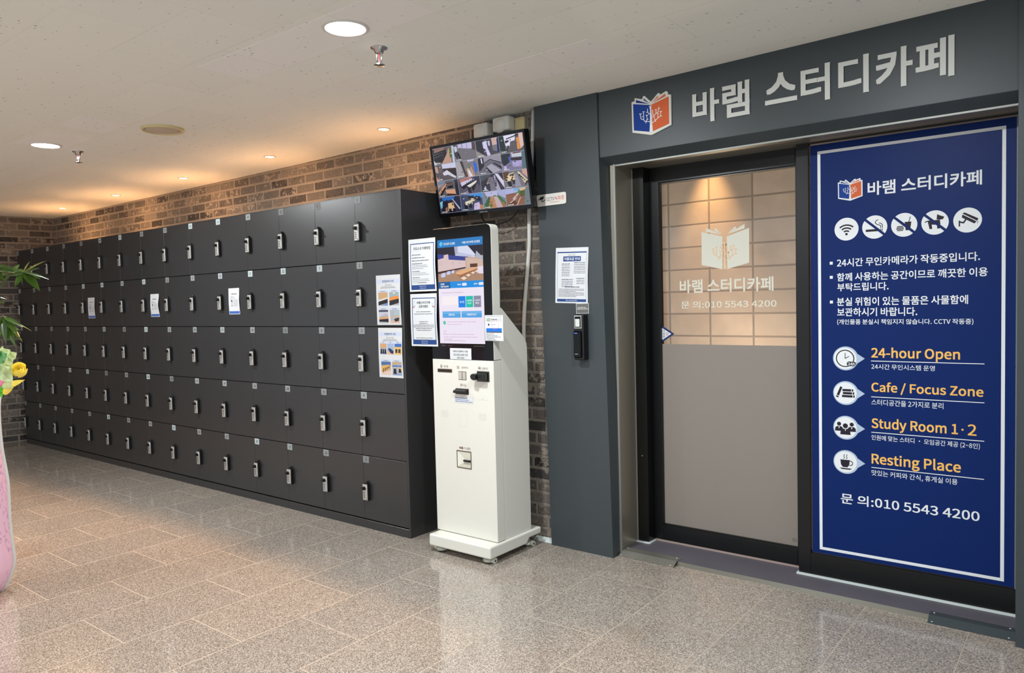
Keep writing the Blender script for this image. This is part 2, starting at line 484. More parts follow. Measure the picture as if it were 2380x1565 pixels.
PREWARM = [(str(i), 0.01) for i in range(1, 76)] + [('바램 스터디카페', 0.022), ('문 의:010 5543 4200', 0.012), ('자', 0.01), ('동', 0.01), ('문', 0.01), ('바램 스터디카페', 0.03), ('24시간 무인카메라가 작동중입니다.', 0.016), ('함께 사용하는 공간이므로 깨끗한 이용', 0.016), ('부탁드립니다.', 0.016), ('분실 위험이 있는 물품은 사물함에', 0.016), ('보관하시기 바랍니다.', 0.016), ('(개인물품 분실시 책임지지 않습니다. CCTV 작동중)', 0.01), ('24h', 0.02), ('24-hour Open', 0.020), ('24시간 무인시스템 운영', 0.004), ('Cafe / Focus Zone', 0.020), ('스터디공간을 2가지로 분리', 0.004), ('Study Room 1·2', 0.020), ('인원에 맞는 스터디 · 모임공간 제공 (2~8인)', 0.004), ('Resting Place', 0.020), ('맛있는 커피와 간식, 휴게실 이용', 0.004), ('문 의:010 5543 4200', 0.014), ('바', 0.024), ('램', 0.024), ('스', 0.024), ('터', 0.024), ('디', 0.024), ('카', 0.024), ('페', 0.024), ('번호별 좌석 사진', 0.012), ('CAFE ZONE', 0.0), ('FOCUS ZONE', 0.0), ('사물함 이용방법', 0.01), ('STUDY CUBE', 0.02), ('바램스터디카페 군산본점', 0.02), ('운영별', 0.03), ('이용가능좌석', 0.03), ('자유석', 0.03), ('공부석', 0.03), ('로그인', 0.02), ('스마트키', 0.02), ('확인', 0.02), ('회원가입', 0.02), ('비밀번호 찾기', 0.02), ('영수증', 0.004), ('QR/바코드', 0.004), ('신용카드', 0.004), ('현금', 0.004), ('거스름돈', 0.004), ('바램스터디카페', 0.0), ('키오스크 이용방법', 0.012), ('바램스터디카페', 0.012), ('오픈이벤트', 0.012), ('이용하시다 불편하신 사항은', 0.008), ('010-5543-4200 으로', 0.008), ('연락주세요!', 0.008), ('문의 : 010-5543-4200', 0.01), ('바램 스터디카페', 0.0), ('이용요금 안내', 0.014), ('CCTV', 0.0), ('녹화중', 0.0)]
for k_ in PREWARM: glyphs(*k_)


class Print:
    """flat artwork in (u, v) metres on a plane; later layers lie a hair nearer the viewer"""
    def __init__(self, o=(0, 0, 0), U=(1, 0, 0), V=(0, 0, 1), step=0.00018, tint=1.0):
        self.o = Vector(o); self.U = Vector(U).normalized(); self.V = Vector(V).normalized(); self.N = self.U.cross(self.V)
        self.step = step; self.mb = MB(); self.cols = []; self.fn = None; self.cnt = 0

    def _add(self, pts, faces, c, L):
        vs = []; self.cnt = (self.cnt + 1) % 24; hair = self.cnt * 4e-6
        for pt in pts:
            a, b = pt[0], pt[1]
            q = self.o + self.U * a + self.V * b + self.N * (L * self.step + hair + (pt[2] if len(pt) > 2 else 0))
            if self.fn: q = self.fn(q, a, b)
            vs.append(q)
        self.mb.add(vs, faces); self.cols += [c] * len(faces)
        return self

    def poly(self, pts, c, L=1):
        tri = tessellate_polygon([[Vector((a, b, 0)) for a, b in pts]])
        out = []
        for t in tri:
            a, b, cc = [pts[i] for i in t]
            out.append(t if (b[0] - a[0]) * (cc[1] - a[1]) - (b[1] - a[1]) * (cc[0] - a[0]) > 0 else t[::-1])
        return self._add(pts, [list(t) for t in out], c, L)

    def rect(self, a0, a1, b0, b1, c, L=1, n=1):
        pts = []; fs = []
        for i in range(n + 1):
            b = b0 + (b1 - b0) * i / n
            pts += [(a0, b), (a1, b)]
            if i: fs.append([2 * i - 2, 2 * i - 1, 2 * i + 1, 2 * i])
        return self._add(pts, fs, c, L)

    def frame(self, a0, a1, b0, b1, t, c, L=1):
        self.rect(a0, a1, b0, b0 + t, c, L, 1); self.rect(a0, a1, b1 - t, b1, c, L)
        self.rect(a0, a0 + t, b0 + t, b1 - t, c, L, 8 if self.fn else 1); return self.rect(a1 - t, a1, b0 + t, b1 - t, c, L, 8 if self.fn else 1)

    def disc(self, a, b, r, c, L=1, n=40, ry=None):
        ry = ry or r
        return self._add([(a + r * math.cos(2 * math.pi * i / n), b + ry * math.sin(2 * math.pi * i / n)) for i in range(n)], [list(range(n))], c, L)

    def arc(self, a, b, r, t, a0, a1, c, L=1, n=24):
        P = []; F = []
        for i in range(n + 1):
            q = math.radians(a0 + (a1 - a0) * i / n)
            P += [(a + (r - t / 2) * math.cos(q), b + (r - t / 2) * math.sin(q)), (a + (r + t / 2) * math.cos(q), b + (r + t / 2) * math.sin(q))]
            if i: F.append([2 * i - 2, 2 * i - 1, 2 * i + 1, 2 * i])
        return self._add(P, F, c, L)

    def line(self, pts, t, c, L=1, round_=True):
        for (x0, y0), (x1, y1) in zip(pts, pts[1:]):
            d = math.hypot(x1 - x0, y1 - y0) or 1e-9; nx, ny = -(y1 - y0) / d * t / 2, (x1 - x0) / d * t / 2
            self._add([(x0 - nx, y0 - ny), (x1 - nx, y1 - ny), (x1 + nx, y1 + ny), (x0 + nx, y0 + ny)], [[0, 1, 2, 3]], c, L)
        if round_:
            for x, y in pts: self.disc(x, y, t / 2, c, L + 0.01, 10)
        return self

    def text(self, body, a0, a1, b0, b1, c, L=1, bold=0.0):
        """fit the ink of body to the box a0..a1, b0..b1 (a1 None keeps the natural width)"""
        vs, fs, x0, x1, y0, y1 = glyphs(body, bold)
        ky = (b1 - b0) / (y1 - y0); kx = ky if a1 is None else (a1 - a0) / (x1 - x0)
        return self._add([(a0 + (x - x0) * kx, b0 + (y - y0) * ky, kc * 0.00003) for x, y, kc in vs], fs, c, L)

    def ctext(self, body, ac, b0, b1, c, L=1, bold=0.0, kx=1.0):
        vs, fs, x0, x1, y0, y1 = glyphs(body, bold)
        wd = (x1 - x0) * (b1 - b0) / (y1 - y0) * kx
        return self.text(body, ac - wd / 2, ac + wd / 2, b0, b1, c, L, bold)

    def bars(self, a0, a1, b, h, c, seed=0, L=1):
        r = random.Random(seed); x = a0
        while x < a1 - h * 0.5:
            wd = min(r.uniform(1.2, 4.2) * h, a1 - x)
            k = r.uniform(0.75, 1.0)
            self.rect(x, x + wd, b, b + h * k, c, L); x += wd + h * r.uniform(0.35, 0.7)
        return self

    def build(self, name, mat, parent=None, at=None):
        o = self.mb.build(name, mat, parent, at)
        me = o.data; at_ = me.attributes.new('ink', 'FLOAT_COLOR', 'CORNER')
        buf = []
        for p, c in zip(me.polygons, self.cols): buf += list(c) * p.loop_total
        at_.data.foreach_set('color', buf)
        return o


INK = S(46, 48, 54); NAVY = S(44, 72, 128); PAPER = S(212, 215, 217); GREY = S(140, 144, 152)

# ------------------------------------------------------------------ room shell
def struct(name, mb, mats, at=None):
    return tag(mb.build(name, mats, None, at), kind='structure')


b = MB().box(-7.2, 6.0, -5.6, 0.60, -0.06, 0.0)
struct('floor', b, M['floor'])
b = MB()
xs = [-7.2, -6, -4.5, -3, -1.5, 0, 1.5, 2.8, 5, 6.0]
for x0, x1 in zip(xs, xs[1:]):
    b.add([(x0, -5.6, zc(x0)), (x1, -5.6, zc(x1)), (x1, 0.60, zc(x1)), (x0, 0.60, zc(x0)),
           (x0, -5.6, zc(x0) + .08), (x1, -5.6, zc(x1) + .08), (x1, 0.60, zc(x1) + .08), (x0, 0.60, zc(x0) + .08)],
          [(0, 3, 2, 1), (4, 5, 6, 7), (0, 1, 5, 4), (2, 3, 7, 6), (1, 2, 6, 5), (3, 0, 4, 7)])
struct('ceiling', b, M['ceil'])
BY = 0.415
b = MB().box(-6.2, 1.0, BY, BY + 0.2, -0.06, 2.46)
struct('wall_back', b, M['brick'])
# left brick wall, slightly off square; local x runs along it
LW = MB().box(-4.0, 0.0, 0.0, 0.2, -0.06, 2.46)
lw = struct('wall_left', LW, M['brick'])
lw.location = (-5.80, BY + 0.02, 0)
lw.rotation_euler = (0, 0, math.radians(82))
PF = 0.363; XP0, XP1, XR = 0.735, 1.124, 2.850
ZH = 2.055
b = MB()
b.add([(0.738, PF, -0.005), (XP1, PF, -0.005), (XP1, 0.62, -0.005), (0.738, 0.62, -0.005), (0.681, PF, 2.46), (1.0755, PF, 2.46), (XP1, 0.62, 2.46), (0.681, 0.62, 2.46)],
      [(0, 1, 5, 4), (1, 2, 6, 5), (2, 3, 7, 6), (3, 0, 4, 7), (4, 5, 6, 7), (3, 2, 1, 0)])
struct('trim_1', b, M['clad'])
b = MB().prism([(PF + 0.010, ZH), (0.440, 2.020), (0.440, 2.47), (PF + 0.010, 2.47)], 'x', 1.081, XR + 0.02, 0, 0.0012, 1)
b.box(1.070, 1.083, PF + 0.03, 0.44, ZH, 2.47, 0)
b.box(XP1 - 0.03, XR + 0.02, 0.44, 0.62, 2.10, 2.47)
struct('trim_2', b, M['clad'])
struct('trim_3', MB().box(XR, 5.6, PF, 0.75, -0.005, 2.50, 0, 0.0012, 1), M['clad'])
# stainless jamb on the left and transom on top
b = MB().box(XP1 - 0.02, XP1 + 0.002, 0.438, 0.640, 0.018, 2.030, 0)
b.box(XP1 - 0.001, XP1 + 0.010, 0.434, 0.446, 0.0, 2.026, 1, 0.001, 1)
b.box(XP1 - 0.001, XP1 + 0.006, 0.622, 0.634, 0.02, 2.020, 1, 0.001, 1)
struct('trim_4', b, [M['steel'], M['steel_edge']])
b = MB().box(XP1, XR, 0.438, 0.70, 2.026, 2.10, 0)
b.box(XP1, XR, 0.438, 0.447, 2.013, 2.0225, 1, 0.001, 1)
struct('trim_5', b, [M['steel'], M['steel_edge']])
# sill: slate step with a steel riser, two steel cover plates
SY0 = 0.458
b = MB().box(XP1, XR, SY0, 0.86, -0.03, 0.020, 0)
b.prism([(SY0 - 0.012, 0.0), (SY0, 0.0), (SY0, 0.0185), (SY0 - 0.003, 0.0185)], 'x', XP1, XR, 1)
struct('trim_6', b, [M['slate'], M['riser']])


def sill_plate(x0, x1, y0, y1, name, n, mat):
    b = MB()
    prof = [(y0, 0.001), (y0, 0.0030), (SY0 - 0.012, 0.0225), (y1, 0.0225), (y1, 0.0206), (SY0 - 0.010, 0.0206)]
    b.prism(prof, 'x', x0, x1, 0)
    for sx in (x0 + 0.015, x1 - 0.02):
        for sy, sz in ((y0 + 0.008, 0.006), (y1 - 0.012, 0.0222)):
            b.lathe([(0.0035, 0), (0.0028, 0.0014), (0, 0.0018)], (sx, sy, sz), 10, 1)
    return struct(name, b, [mat, M['seal']])


sill_plate(1.128, 1.440, 0.408, 0.500, 'trim_7', 0, M['plate'])
sill_plate(2.552, 2.846, 0.410, 0.486, 'trim_8', 0, M['clad'])
# mortar fillet at the foot of the brick beside the pillar
b = MB().prism([(BY, 0.0), (BY - 0.035, 0.0), (BY - 0.02, 0.008), (BY, 0.016)], 'x', 0.60, XP0, 0)
struct('trim_9', b, M['seal'])

# room behind the glass
struct('wall_inner_back', MB().box(-2.2, 4.5, 3.40, 3.55, -0.02, 3.0), M['block'])
struct('wall_inner_left', MB().box(-2.3, -2.1, 0.72, 3.45, -0.02, 3.0), M['inner'])
struct('wall_inner_right', MB().box(4.3, 4.5, 0.72, 3.45, -0.02, 3.0), M['inner'])
b = MB().box(-2.3, 1.0, 0.62, 0.74, -0.06, 3.0); b.box(1.0, 1.124, 0.62, 0.74, -0.06, 2.5)
b.box(2.86, 4.5, 0.76, 0.80, -0.02, 3.0); b.box(1.0, 2.86, 0.72, 0.76, 2.14, 3.0)
struct('wall_inner_front', b, M['inner'])
struct('floor_inner', MB().box(-2.2, 4.4, 0.60, 3.45, -0.05, 0.012), M['innerfloor'])
struct('ceiling_inner', MB().box(-2.3, 4.5, 0.60, 3.55, 2.86, 2.95), M['inner'])

# ------------------------------------------------------------------ sliding door and fixed pane
D = 0.692; FY = 0.629
d1 = thing('door_1', None, None, (1.19, D, 0.02), kind='structure')
b = MB().box(1.192, 1.246, D, D + 0.04, 0.032, 2.030, 0, 0.001, 1)
b.box(1.955, 2.010, D, D + 0.04, 0.032, 2.030, 0, 0.001, 1)
b.box(1.246, 1.955, D, D + 0.04, 0.032, 0.112, 0, 0.001, 1)
b.box(1.246, 1.955, D, D + 0.04, 1.945, 2.030, 0, 0.001, 1)
b.box(1.246, 1.955, D + 0.006, D + 0.03, 0.112, 0.120, 0); b.box(1.246, 1.955, D + 0.010, D + 0.03, 1.940, 1.945, 0)
b.build('door_frame', M['frame'], d1)
b = MB().box(1.246, 1.955, D + 0.018, D + 0.024, 0.118, 1.944)
b.build('glass', M['glass'], d1)
b = MB().box(1.247, 1.954, D + 0.0160, D + 0.0172, 0.1185, 1.090)
b.build('frosted_film', M['film'], d1)
b = MB().cyl((1.164, 0.632, 0.493), (1.164, 0.618, 0.493), 0.004, 0.004, 12)
b.build('door_stop', M['chrome'], d1)
p = Print((0, D + 0.0156, 0))
for i in range(3): p.bars(1.924, 1.946, 0.1525 - i * 0.006, 0.0035, S(110, 106, 102), 5 + i, 0)
p.build('film_label', M['print'], d1)
VINYL = S(214, 214, 200)
# vinyl emblem and lettering on the pane
p = Print((0, D + 0.0176, 0), step=0.00005)
p.poly([(1.477, 1.668), (1.588, 1.638), (1.5875, 1.4725), (1.4755, 1.500)], VINYL, 0)
p.poly([(1.611, 1.636), (1.7255, 1.670), (1.7245, 1.499), (1.611, 1.4725)], VINYL, 0)
p.poly([(1.502, 1.688), (1.582, 1.6475), (1.500, 1.668)], VINYL, 0); p.poly([(1.551, 1.684), (1.586, 1.648), (1.546, 1.670)], VINYL, 0)
p.poly([(1.703, 1.692), (1.6175, 1.6475), (1.703, 1.670)], VINYL, 0); p.poly([(1.655, 1.684), (1.614, 1.648), (1.662, 1.671)], VINYL, 0)
TREE = [[(-0.005, -0.029), (-0.026, -0.024), (-0.034, -0.023), (-0.039, -0.014), (-0.04, 0.023)], [(-0.04, 0.023), (-0.044, 0.025)], [(-0.04, 0.023), (-0.035, 0.024)], [(-0.043, -0.013), (-0.053, -0.008), (-0.056, -0.001), (-0.057, 0.015)], [(-0.057, 0.015), (-0.062, 0.018)], [(-0.057, 0.015), (-0.05, 0.017)], [(-0.026, -0.023), (-0.021, -0.016), (-0.022, 0.003)], [(-0.022, 0.003), (-0.027, 0.006)], [(-0.022, 0.003), (-0.015, 0.005)], [(-0.026, -0.024), (-0.028, -0.032)], [(-0.021, -0.017), (-0.015, -0.015)], [(-0.044, 0.001), (-0.049, 0.002)], [(-0.004, 0.008), (-0.013, 0.011), (-0.017, 0.019), (-0.018, 0.034)], [(-0.018, 0.018), (-0.024, 0.019)], [(-0.003, 0.029), (-0.008, 0.045)], [(-0.003, 0.029), (0.002, 0.044)], [(0.005, -0.038), (0.023, -0.027), (0.038, -0.018), (0.051, -0.01), (0.052, 0.008)], [(0.052, 0.008), (0.047, 0.011)], [(0.052, 0.008), (0.058, 0.01)], [(0.052, -0.01), (0.057, -0.014)], [(0.023, -0.027), (0.018, -0.019), (0.017, -0.004), (0.026, 0.004), (0.027, 0.021)], [(0.027, 0.021), (0.022, 0.024)], [(0.027, 0.021), (0.032, 0.023)], [(0.035, -0.02), (0.037, -0.011), (0.036, 0.002)], [(0.036, 0.002), (0.032, 0.005)], [(0.036, 0.002), (0.041, 0.003)], [(0.001, -0.014), (0.017, -0.004), (0.011, 0.003), (0.009, 0.024)], [(0.001, -0.003), (0.007, -0.001)], [(0.03, 0.007), (0.039, 0.011), (0.042, 0.032)], [(0.041, 0.026), (0.047, 0.024)], [(0.023, -0.029), (0.025, -0.034)]]
TRUNK = [(-0.004, 0.042), (0.001, 0.043), (0.003, -0.034), (0.009, -0.079), (-0.009, -0.078), (-0.006, -0.033)]


def tree(p, cx, cz, k, c, t, L):
    for ln in TREE: p.line([(cx + x * k, cz + z * k) for x, z in ln], t, c, L)
    p.poly([(cx + x * k, cz + z * k) for x, z in TRUNK], c, L + 0.02)


tree(p, 1.600, 1.560, 1.10, S(222, 190, 156), 0.0045, 1.5)
p.build('book_emblem', M['print'], d1)
p = Print((0, D + 0.0176, 0))
p.text('바램 스터디카페', 1.352, 1.843, 1.357, 1.427, VINYL, 0, 0.020)
p.text('문 의:010 5543 4200', 1.358, 1.857, 1.277, 1.315, VINYL, 0, 0.012)
p.build('lettering', M['print'], d1)
p = Print((0, D + 0.0176, 0))
p.poly([(1.2465, 1.188), (1.317, 1.144), (1.2465, 1.099)], S(30, 54, 104), 0)
p.poly([(1.2465, 1.176), (1.300, 1.144), (1.2465, 1.111)], S(220, 224, 228), 1)
for i, ch in enumerate('자동문'): p.text(ch, 1.251, 1.264, 1.154 - i * 0.015, 1.166 - i * 0.015, INK, 2, 0.01)
for i in range(3): p.bars(1.268, 1.284, 1.148 - i * 0.006, 0.003, S(170, 110, 116), i, 2)
p.build('door_sticker', M['print'], d1)
# pocket post at the left
b = MB().box(XP1 + 0.003, 1.192, 0.625, 0.705, 0.020, 2.026, 0, 0.001, 1)
b.prism([(XP1 + 0.002, 0.612), (1.196, 0.612), (1.204, 0.62), (1.204, 0.690), (1.196, 0.698), (XP1 + 0.002, 0.698)], 'z', 0.0198, 0.026, 1)
struct('trim_10', b, [M['frame'], M['seal']])
b = MB().box(1.204, 1.98, 0.694, 0.716, 0.0198, 0.030)
struct('trim_11', b, simple('floor_guide', (168, 148, 140), 0.4))

w1 = thing('window_1', None, None, (1.98, FY, 0.02), kind='structure')
b = MB().box(1.979, 2.034, FY - 0.002, FY + 0.04, 0.026, 2.026, 0, 0.001, 1)
b.box(2.034, XR, FY - 0.002, FY + 0.04, 0.026, 0.124, 0, 0.001, 1)
b.box(2.034, XR, FY + 0.006, FY + 0.04, 0.124, 0.130, 0)
b.box(2.034, XR, FY + 0.004, FY + 0.04, 2.018, 2.026, 0)
b.build('window_frame', M['frame'], w1)
b = MB().box(1.972, XR, FY - 0.016, FY + 0.02, 0.0198, 0.027); b.build('sealant', M['seal'], w1)
b = MB().box(2.038, 2.842, FY + 0.010, FY + 0.018, 0.128, 2.020); b.build('glass', M['glass'], w1)
b = MB().box(2.827, XR - 0.006, FY + 0.002, FY + 0.012, 0.128, 2.018); b.build('edge_strip', simple('pane_edge', (120, 128, 128), 0.2, 0.3), w1)

# ------------------------------------------------------------------ blue vinyl poster on the fixed pane
PY = FY + 0.008
po = thing('window_poster', 'tall navy blue vinyl poster filling the fixed pane right of the sliding door', 'poster', (2.04, PY, 0.13))
BLUE = S(10, 38, 98); WH = S(232, 236, 238); DK = S(44, 40, 50); ORG_ = S(244, 190, 100)
b = Print((0, PY, 0)); b.rect(2.040, 2.826, 0.131, 2.012, BLUE, 0); b.build('backing_sheet', M['vinyl'], po)
b = Print((0, PY, 0)); b.frame(2.072, 2.791, 0.149, 1.982, 0.013, WH, 1); tag(b.build('border', M['vinyl'], po), 'white border line')


def emblem(p, cx, cz, k, L=2, sticker=True):
    g = lambda pts: [(cx + x * k, cz + z * k) for x, z in pts]
    if sticker:
        p.poly(g([(-.105, .082), (-.088, .082), (-.088, .099), (-.047, .086), (-.042, .100), (-.034, .100), (0, .066), (.036, .098), (.045, .099), (.050, .090), (.083, .101), (.089, .096), (.089, .084), (.105, .080), (.105, -.062), (.004, -.093), (-.003, -.093), (-.103, -.066)]), WH, L)
    p.poly(g([(-.096, .071), (-.003, .050), (-.008, -.077), (-.094, -.057)]), S(26, 62, 142), L + 1)
    p.poly(g([(.001, .050), (.094, .073), (.095, -.055), (.009, -.077)]), S(214, 104, 62), L + 1)
    p.poly(g([(-.080, .088), (-.008, .056), (-.080, .074)]), S(26, 52, 132), L + 1); p.poly(g([(-.037, .087), (-.006, .058), (-.040, .080)]), S(26, 52, 132), L + 1)
    p.poly(g([(.037, .086), (.006, .059), (.040, .079)]), S(214, 104, 62), L + 1); p.poly(g([(.076, .089), (.008, .057), (.078, .077)]), S(214, 104, 62), L + 1)
    tree(p, cx, cz, k, WH, 0.0032 * k, L + 2)


b = Print((0, PY, 0)); emblem(b, 2.211, 1.792, 0.49); tag(b.build('book_emblem', M['vinyl'], po), 'blue and orange open book emblem')
b = Print((0, PY, 0)); b.text('바램 스터디카페', 2.283, 2.710, 1.760, 1.820, WH, 1, 0.020); b.build('title_lettering', M['vinyl'], po)
IC = [2.195, 2.311, 2.427, 2.543, 2.660]; IZ = 1.6215; IR = 0.0505


def icon(name, cx, fn, label):
    q = Print((0, PY, 0)); q.disc(cx, IZ, IR, WH, 1, 48); fn(q, cx); tag(q.build(name, M['vinyl'], po), label)


def slash(q, cx, cz=IZ):
    q.line([(cx - 0.040, cz + 0.036), (cx + 0.040, cz - 0.036)], 0.0105, BLUE, 4, False)


def f_wifi(q, cx):
    for r in (0.016, 0.029, 0.042): q.arc(cx, IZ - 0.024, r, 0.0065, 48, 132, DK, 2)
    q.disc(cx, IZ - 0.022, 0.0055, DK, 2, 16)


def f_smoke(q, cx):
    q.rect(cx - 0.036, cx + 0.020, IZ - 0.019, IZ - 0.009, DK, 2); q.rect(cx + 0.023, cx + 0.026, IZ - 0.019, IZ - 0.009, DK, 2); q.rect(cx + 0.029, cx + 0.032, IZ - 0.019, IZ - 0.009, DK, 2)
    q.line([(cx + 0.024, IZ - 0.005), (cx + 0.024, IZ + 0.004), (cx + 0.018, IZ + 0.008), (cx + 0.010, IZ + 0.010), (cx + 0.002, IZ + 0.018), (cx + 0.006, IZ + 0.028), (cx + 0.014, IZ + 0.030)], 0.003, DK, 2)
    q.line([(cx + 0.031, IZ - 0.005), (cx + 0.031, IZ + 0.008), (cx + 0.026, IZ + 0.014), (cx + 0.018, IZ + 0.016)], 0.003, DK, 2); slash(q, cx)


def f_food(q, cx):
    q.poly([(cx + 0.002, IZ + 0.012), (cx + 0.028, IZ + 0.012), (cx + 0.023, IZ - 0.024), (cx + 0.006, IZ - 0.024)], DK, 2)
    q.line([(cx + 0.018, IZ + 0.012), (cx + 0.024, IZ + 0.032)], 0.0028, DK, 2)
    for i in range(4): q.rect(cx - 0.030 + (0.003 if i in (0, 3) else 0), cx - 0.001 - (0.003 if i in (0, 3) else 0), IZ - 0.025 + i * 0.0056, IZ - 0.0212 + i * 0.0056, DK, 2)
    slash(q, cx)


def f_pet(q, cx):
    q.poly([(cx - 0.028, IZ + 0.010), (cx + 0.018, IZ + 0.010), (cx + 0.020, IZ - 0.006), (cx + 0.018, IZ - 0.026), (cx + 0.008, IZ - 0.026), (cx + 0.008, IZ - 0.010), (cx - 0.012, IZ - 0.008), (cx - 0.010, IZ - 0.026), (cx - 0.020, IZ - 0.026), (cx - 0.024, IZ - 0.006)], DK, 2)
    q.line([(cx - 0.026, IZ + 0.008), (cx - 0.036, IZ + 0.004)], 0.004, DK, 2)
    q.poly([(cx + 0.006, IZ + 0.012), (cx + 0.008, IZ + 0.034), (cx + 0.018, IZ + 0.028), (cx + 0.034, IZ + 0.022), (cx + 0.030, IZ + 0.012), (cx + 0.018, IZ + 0.010)], DK, 2); slash(q, cx)


def f_cam(q, cx):
    q.poly([(cx - 0.018, IZ + 0.028), (cx - 0.010, IZ + 0.032), (cx + 0.038, IZ + 0.004), (cx + 0.034, IZ - 0.006)], DK, 2)
    q.poly([(cx - 0.018, IZ + 0.024), (cx - 0.020, IZ + 0.012), (cx + 0.024, IZ - 0.016), (cx + 0.032, IZ - 0.008)], DK, 2)
    q.line([(cx - 0.026, IZ - 0.006), (cx - 0.014, IZ - 0.010), (cx - 0.004, IZ + 0.006)], 0.006, DK, 2)
    q.rect(cx - 0.031, cx - 0.026, IZ - 0.024, IZ + 0.000, DK, 2); q.poly([(cx + 0.034, IZ - 0.010), (cx + 0.038, IZ - 0.006), (cx + 0.034, IZ - 0.018)], DK, 2)


for nm, cx, fn, lb in zip(('wifi_icon', 'no_smoking_icon', 'no_food_icon', 'no_pets_icon', 'camera_icon'), IC, (f_wifi, f_smoke, f_food, f_pet, f_cam),
                          ('white disc with wireless waves', 'white disc with crossed out cigarette', 'white disc with crossed out burger and cup', 'white disc with crossed out dog', 'white disc with surveillance camera')):
    icon(nm, cx, fn, lb)
for z in (1.467, 1.403, 1.291): Print((0, PY, 0)).rect(2.123, 2.136, z, z + 0.013, WH, 1).build('bullet_mark', M['vinyl'], po)
for body, x0, x1, z0, z1 in (('24시간 무인카메라가 작동중입니다.', 2.154, 2.704, 1.454, 1.491), ('함께 사용하는 공간이므로 깨끗한 이용', 2.154, 2.731, 1.390, 1.427),
                             ('부탁드립니다.', 2.155, 2.366, 1.345, 1.381), ('분실 위험이 있는 물품은 사물함에', 2.153, 2.663, 1.279, 1.317), ('보관하시기 바랍니다.', 2.154, 2.477, 1.232, 1.270)):
    q = Print((0, PY, 0)); q.text(body, x0, x1, z0, z1, WH, 1, 0.016); q.build('notice_line', M['vinyl'], po)
q = Print((0, PY, 0)); q.text('(개인물품 분실시 책임지지 않습니다. CCTV 작동중)', 2.154, 2.682, 1.193, 1.219, WH, 1, 0.010); q.build('notice_line', M['vinyl'], po)
TAB = S(176, 194, 216)


def bubble(name, cz, fn, label):
    q = Print((0, PY, 0)); q.disc(2.189, cz, 0.054, TAB, 1, 48); q.poly([(2.232, cz + 0.026), (2.2695, cz + 0.001), (2.232, cz - 0.026)], TAB, 1.5)
    q.disc(2.187, cz, 0.048, WH, 2, 48); fn(q, 2.187, cz); tag(q.build(name, M['vinyl'], po), label)


def g_clock(q, x, z):
    q.arc(x, z, 0.037, 0.0045, 0, 360, DK, 3, 40); q.line([(x, z + 0.024), (x, z), (x + 0.016, z + 0.009)], 0.003, DK, 3)
    q.disc(x + 0.018, z - 0.024, 0.011, DK, 4); q.rect(x + 0.016, x + 0.036, z - 0.034, z - 0.014, DK, 4.2); q.disc(x + 0.036, z - 0.024, 0.010, DK, 4)
    q.text('24h', x + 0.012, x + 0.042, z - 0.031, z - 0.017, WH, 5, 0.02)


def g_books(q, x, z):
    for i, (a, c) in enumerate(((-0.012, 0.034), (-0.010, 0.038), (-0.014, 0.040))):
        z0 = z + 0.008 - i * 0.0135; q.rect(x + a, x + c, z0, z0 + 0.0105, DK, 3); q.rect(x + c - 0.009, x + c - 0.0065, z0, z0 + 0.0105, WH, 4)
    q.poly([(x - 0.040, z - 0.018), (x - 0.030, z - 0.022), (x - 0.012, z + 0.026), (x - 0.021, z + 0.030)], DK, 3); q.line([(x - 0.036, z - 0.011), (x - 0.027, z - 0.014)], 0.0025, WH, 4, False)


def g_people(q, x, z):
    for dx, dz, k in ((-0.027, 0.006, 0.85), (0.027, 0.006, 0.85), (0, -0.004, 1.05)):
        L = 3 if dx else 5
        q.disc(x + dx, z + dz + 0.012 * k, 0.0125 * k + 0.002, WH, L, 24); q.disc(x + dx, z + dz + 0.012 * k, 0.0105 * k, DK, L + 1, 24)
        q.poly([(x + dx - 0.021 * k, z + dz - 0.026 * k), (x + dx - 0.019 * k, z + dz - 0.008 * k), (x + dx - 0.010 * k, z + dz - 0.001 * k), (x + dx + 0.010 * k, z + dz - 0.001 * k), (x + dx + 0.019 * k, z + dz - 0.008 * k), (x + dx + 0.021 * k, z + dz - 0.026 * k)], DK, L + 1)
        q.poly([(x + dx - 0.003, z + dz - 0.003), (x + dx + 0.003, z + dz - 0.003), (x + dx, z + dz - 0.012)], WH, L + 2)


def g_cup(q, x, z):
    q.poly([(x - 0.022, z + 0.010), (x + 0.018, z + 0.010), (x + 0.016, z - 0.012), (x + 0.008, z - 0.024), (x - 0.012, z - 0.024), (x - 0.020, z - 0.012)], DK, 3)
    q.arc(x + 0.020, z - 0.004, 0.010, 0.0035, -110, 110, DK, 3); q.poly([(x - 0.026, z - 0.028), (x + 0.028, z - 0.028), (x + 0.018, z - 0.034), (x - 0.016, z - 0.034)], DK, 3)
    for dx in (-0.008, 0.003): q.line([(x + dx, z + 0.014), (x + dx + 0.004, z + 0.020), (x + dx, z + 0.026), (x + dx + 0.004, z + 0.034)], 0.0025, DK, 3)


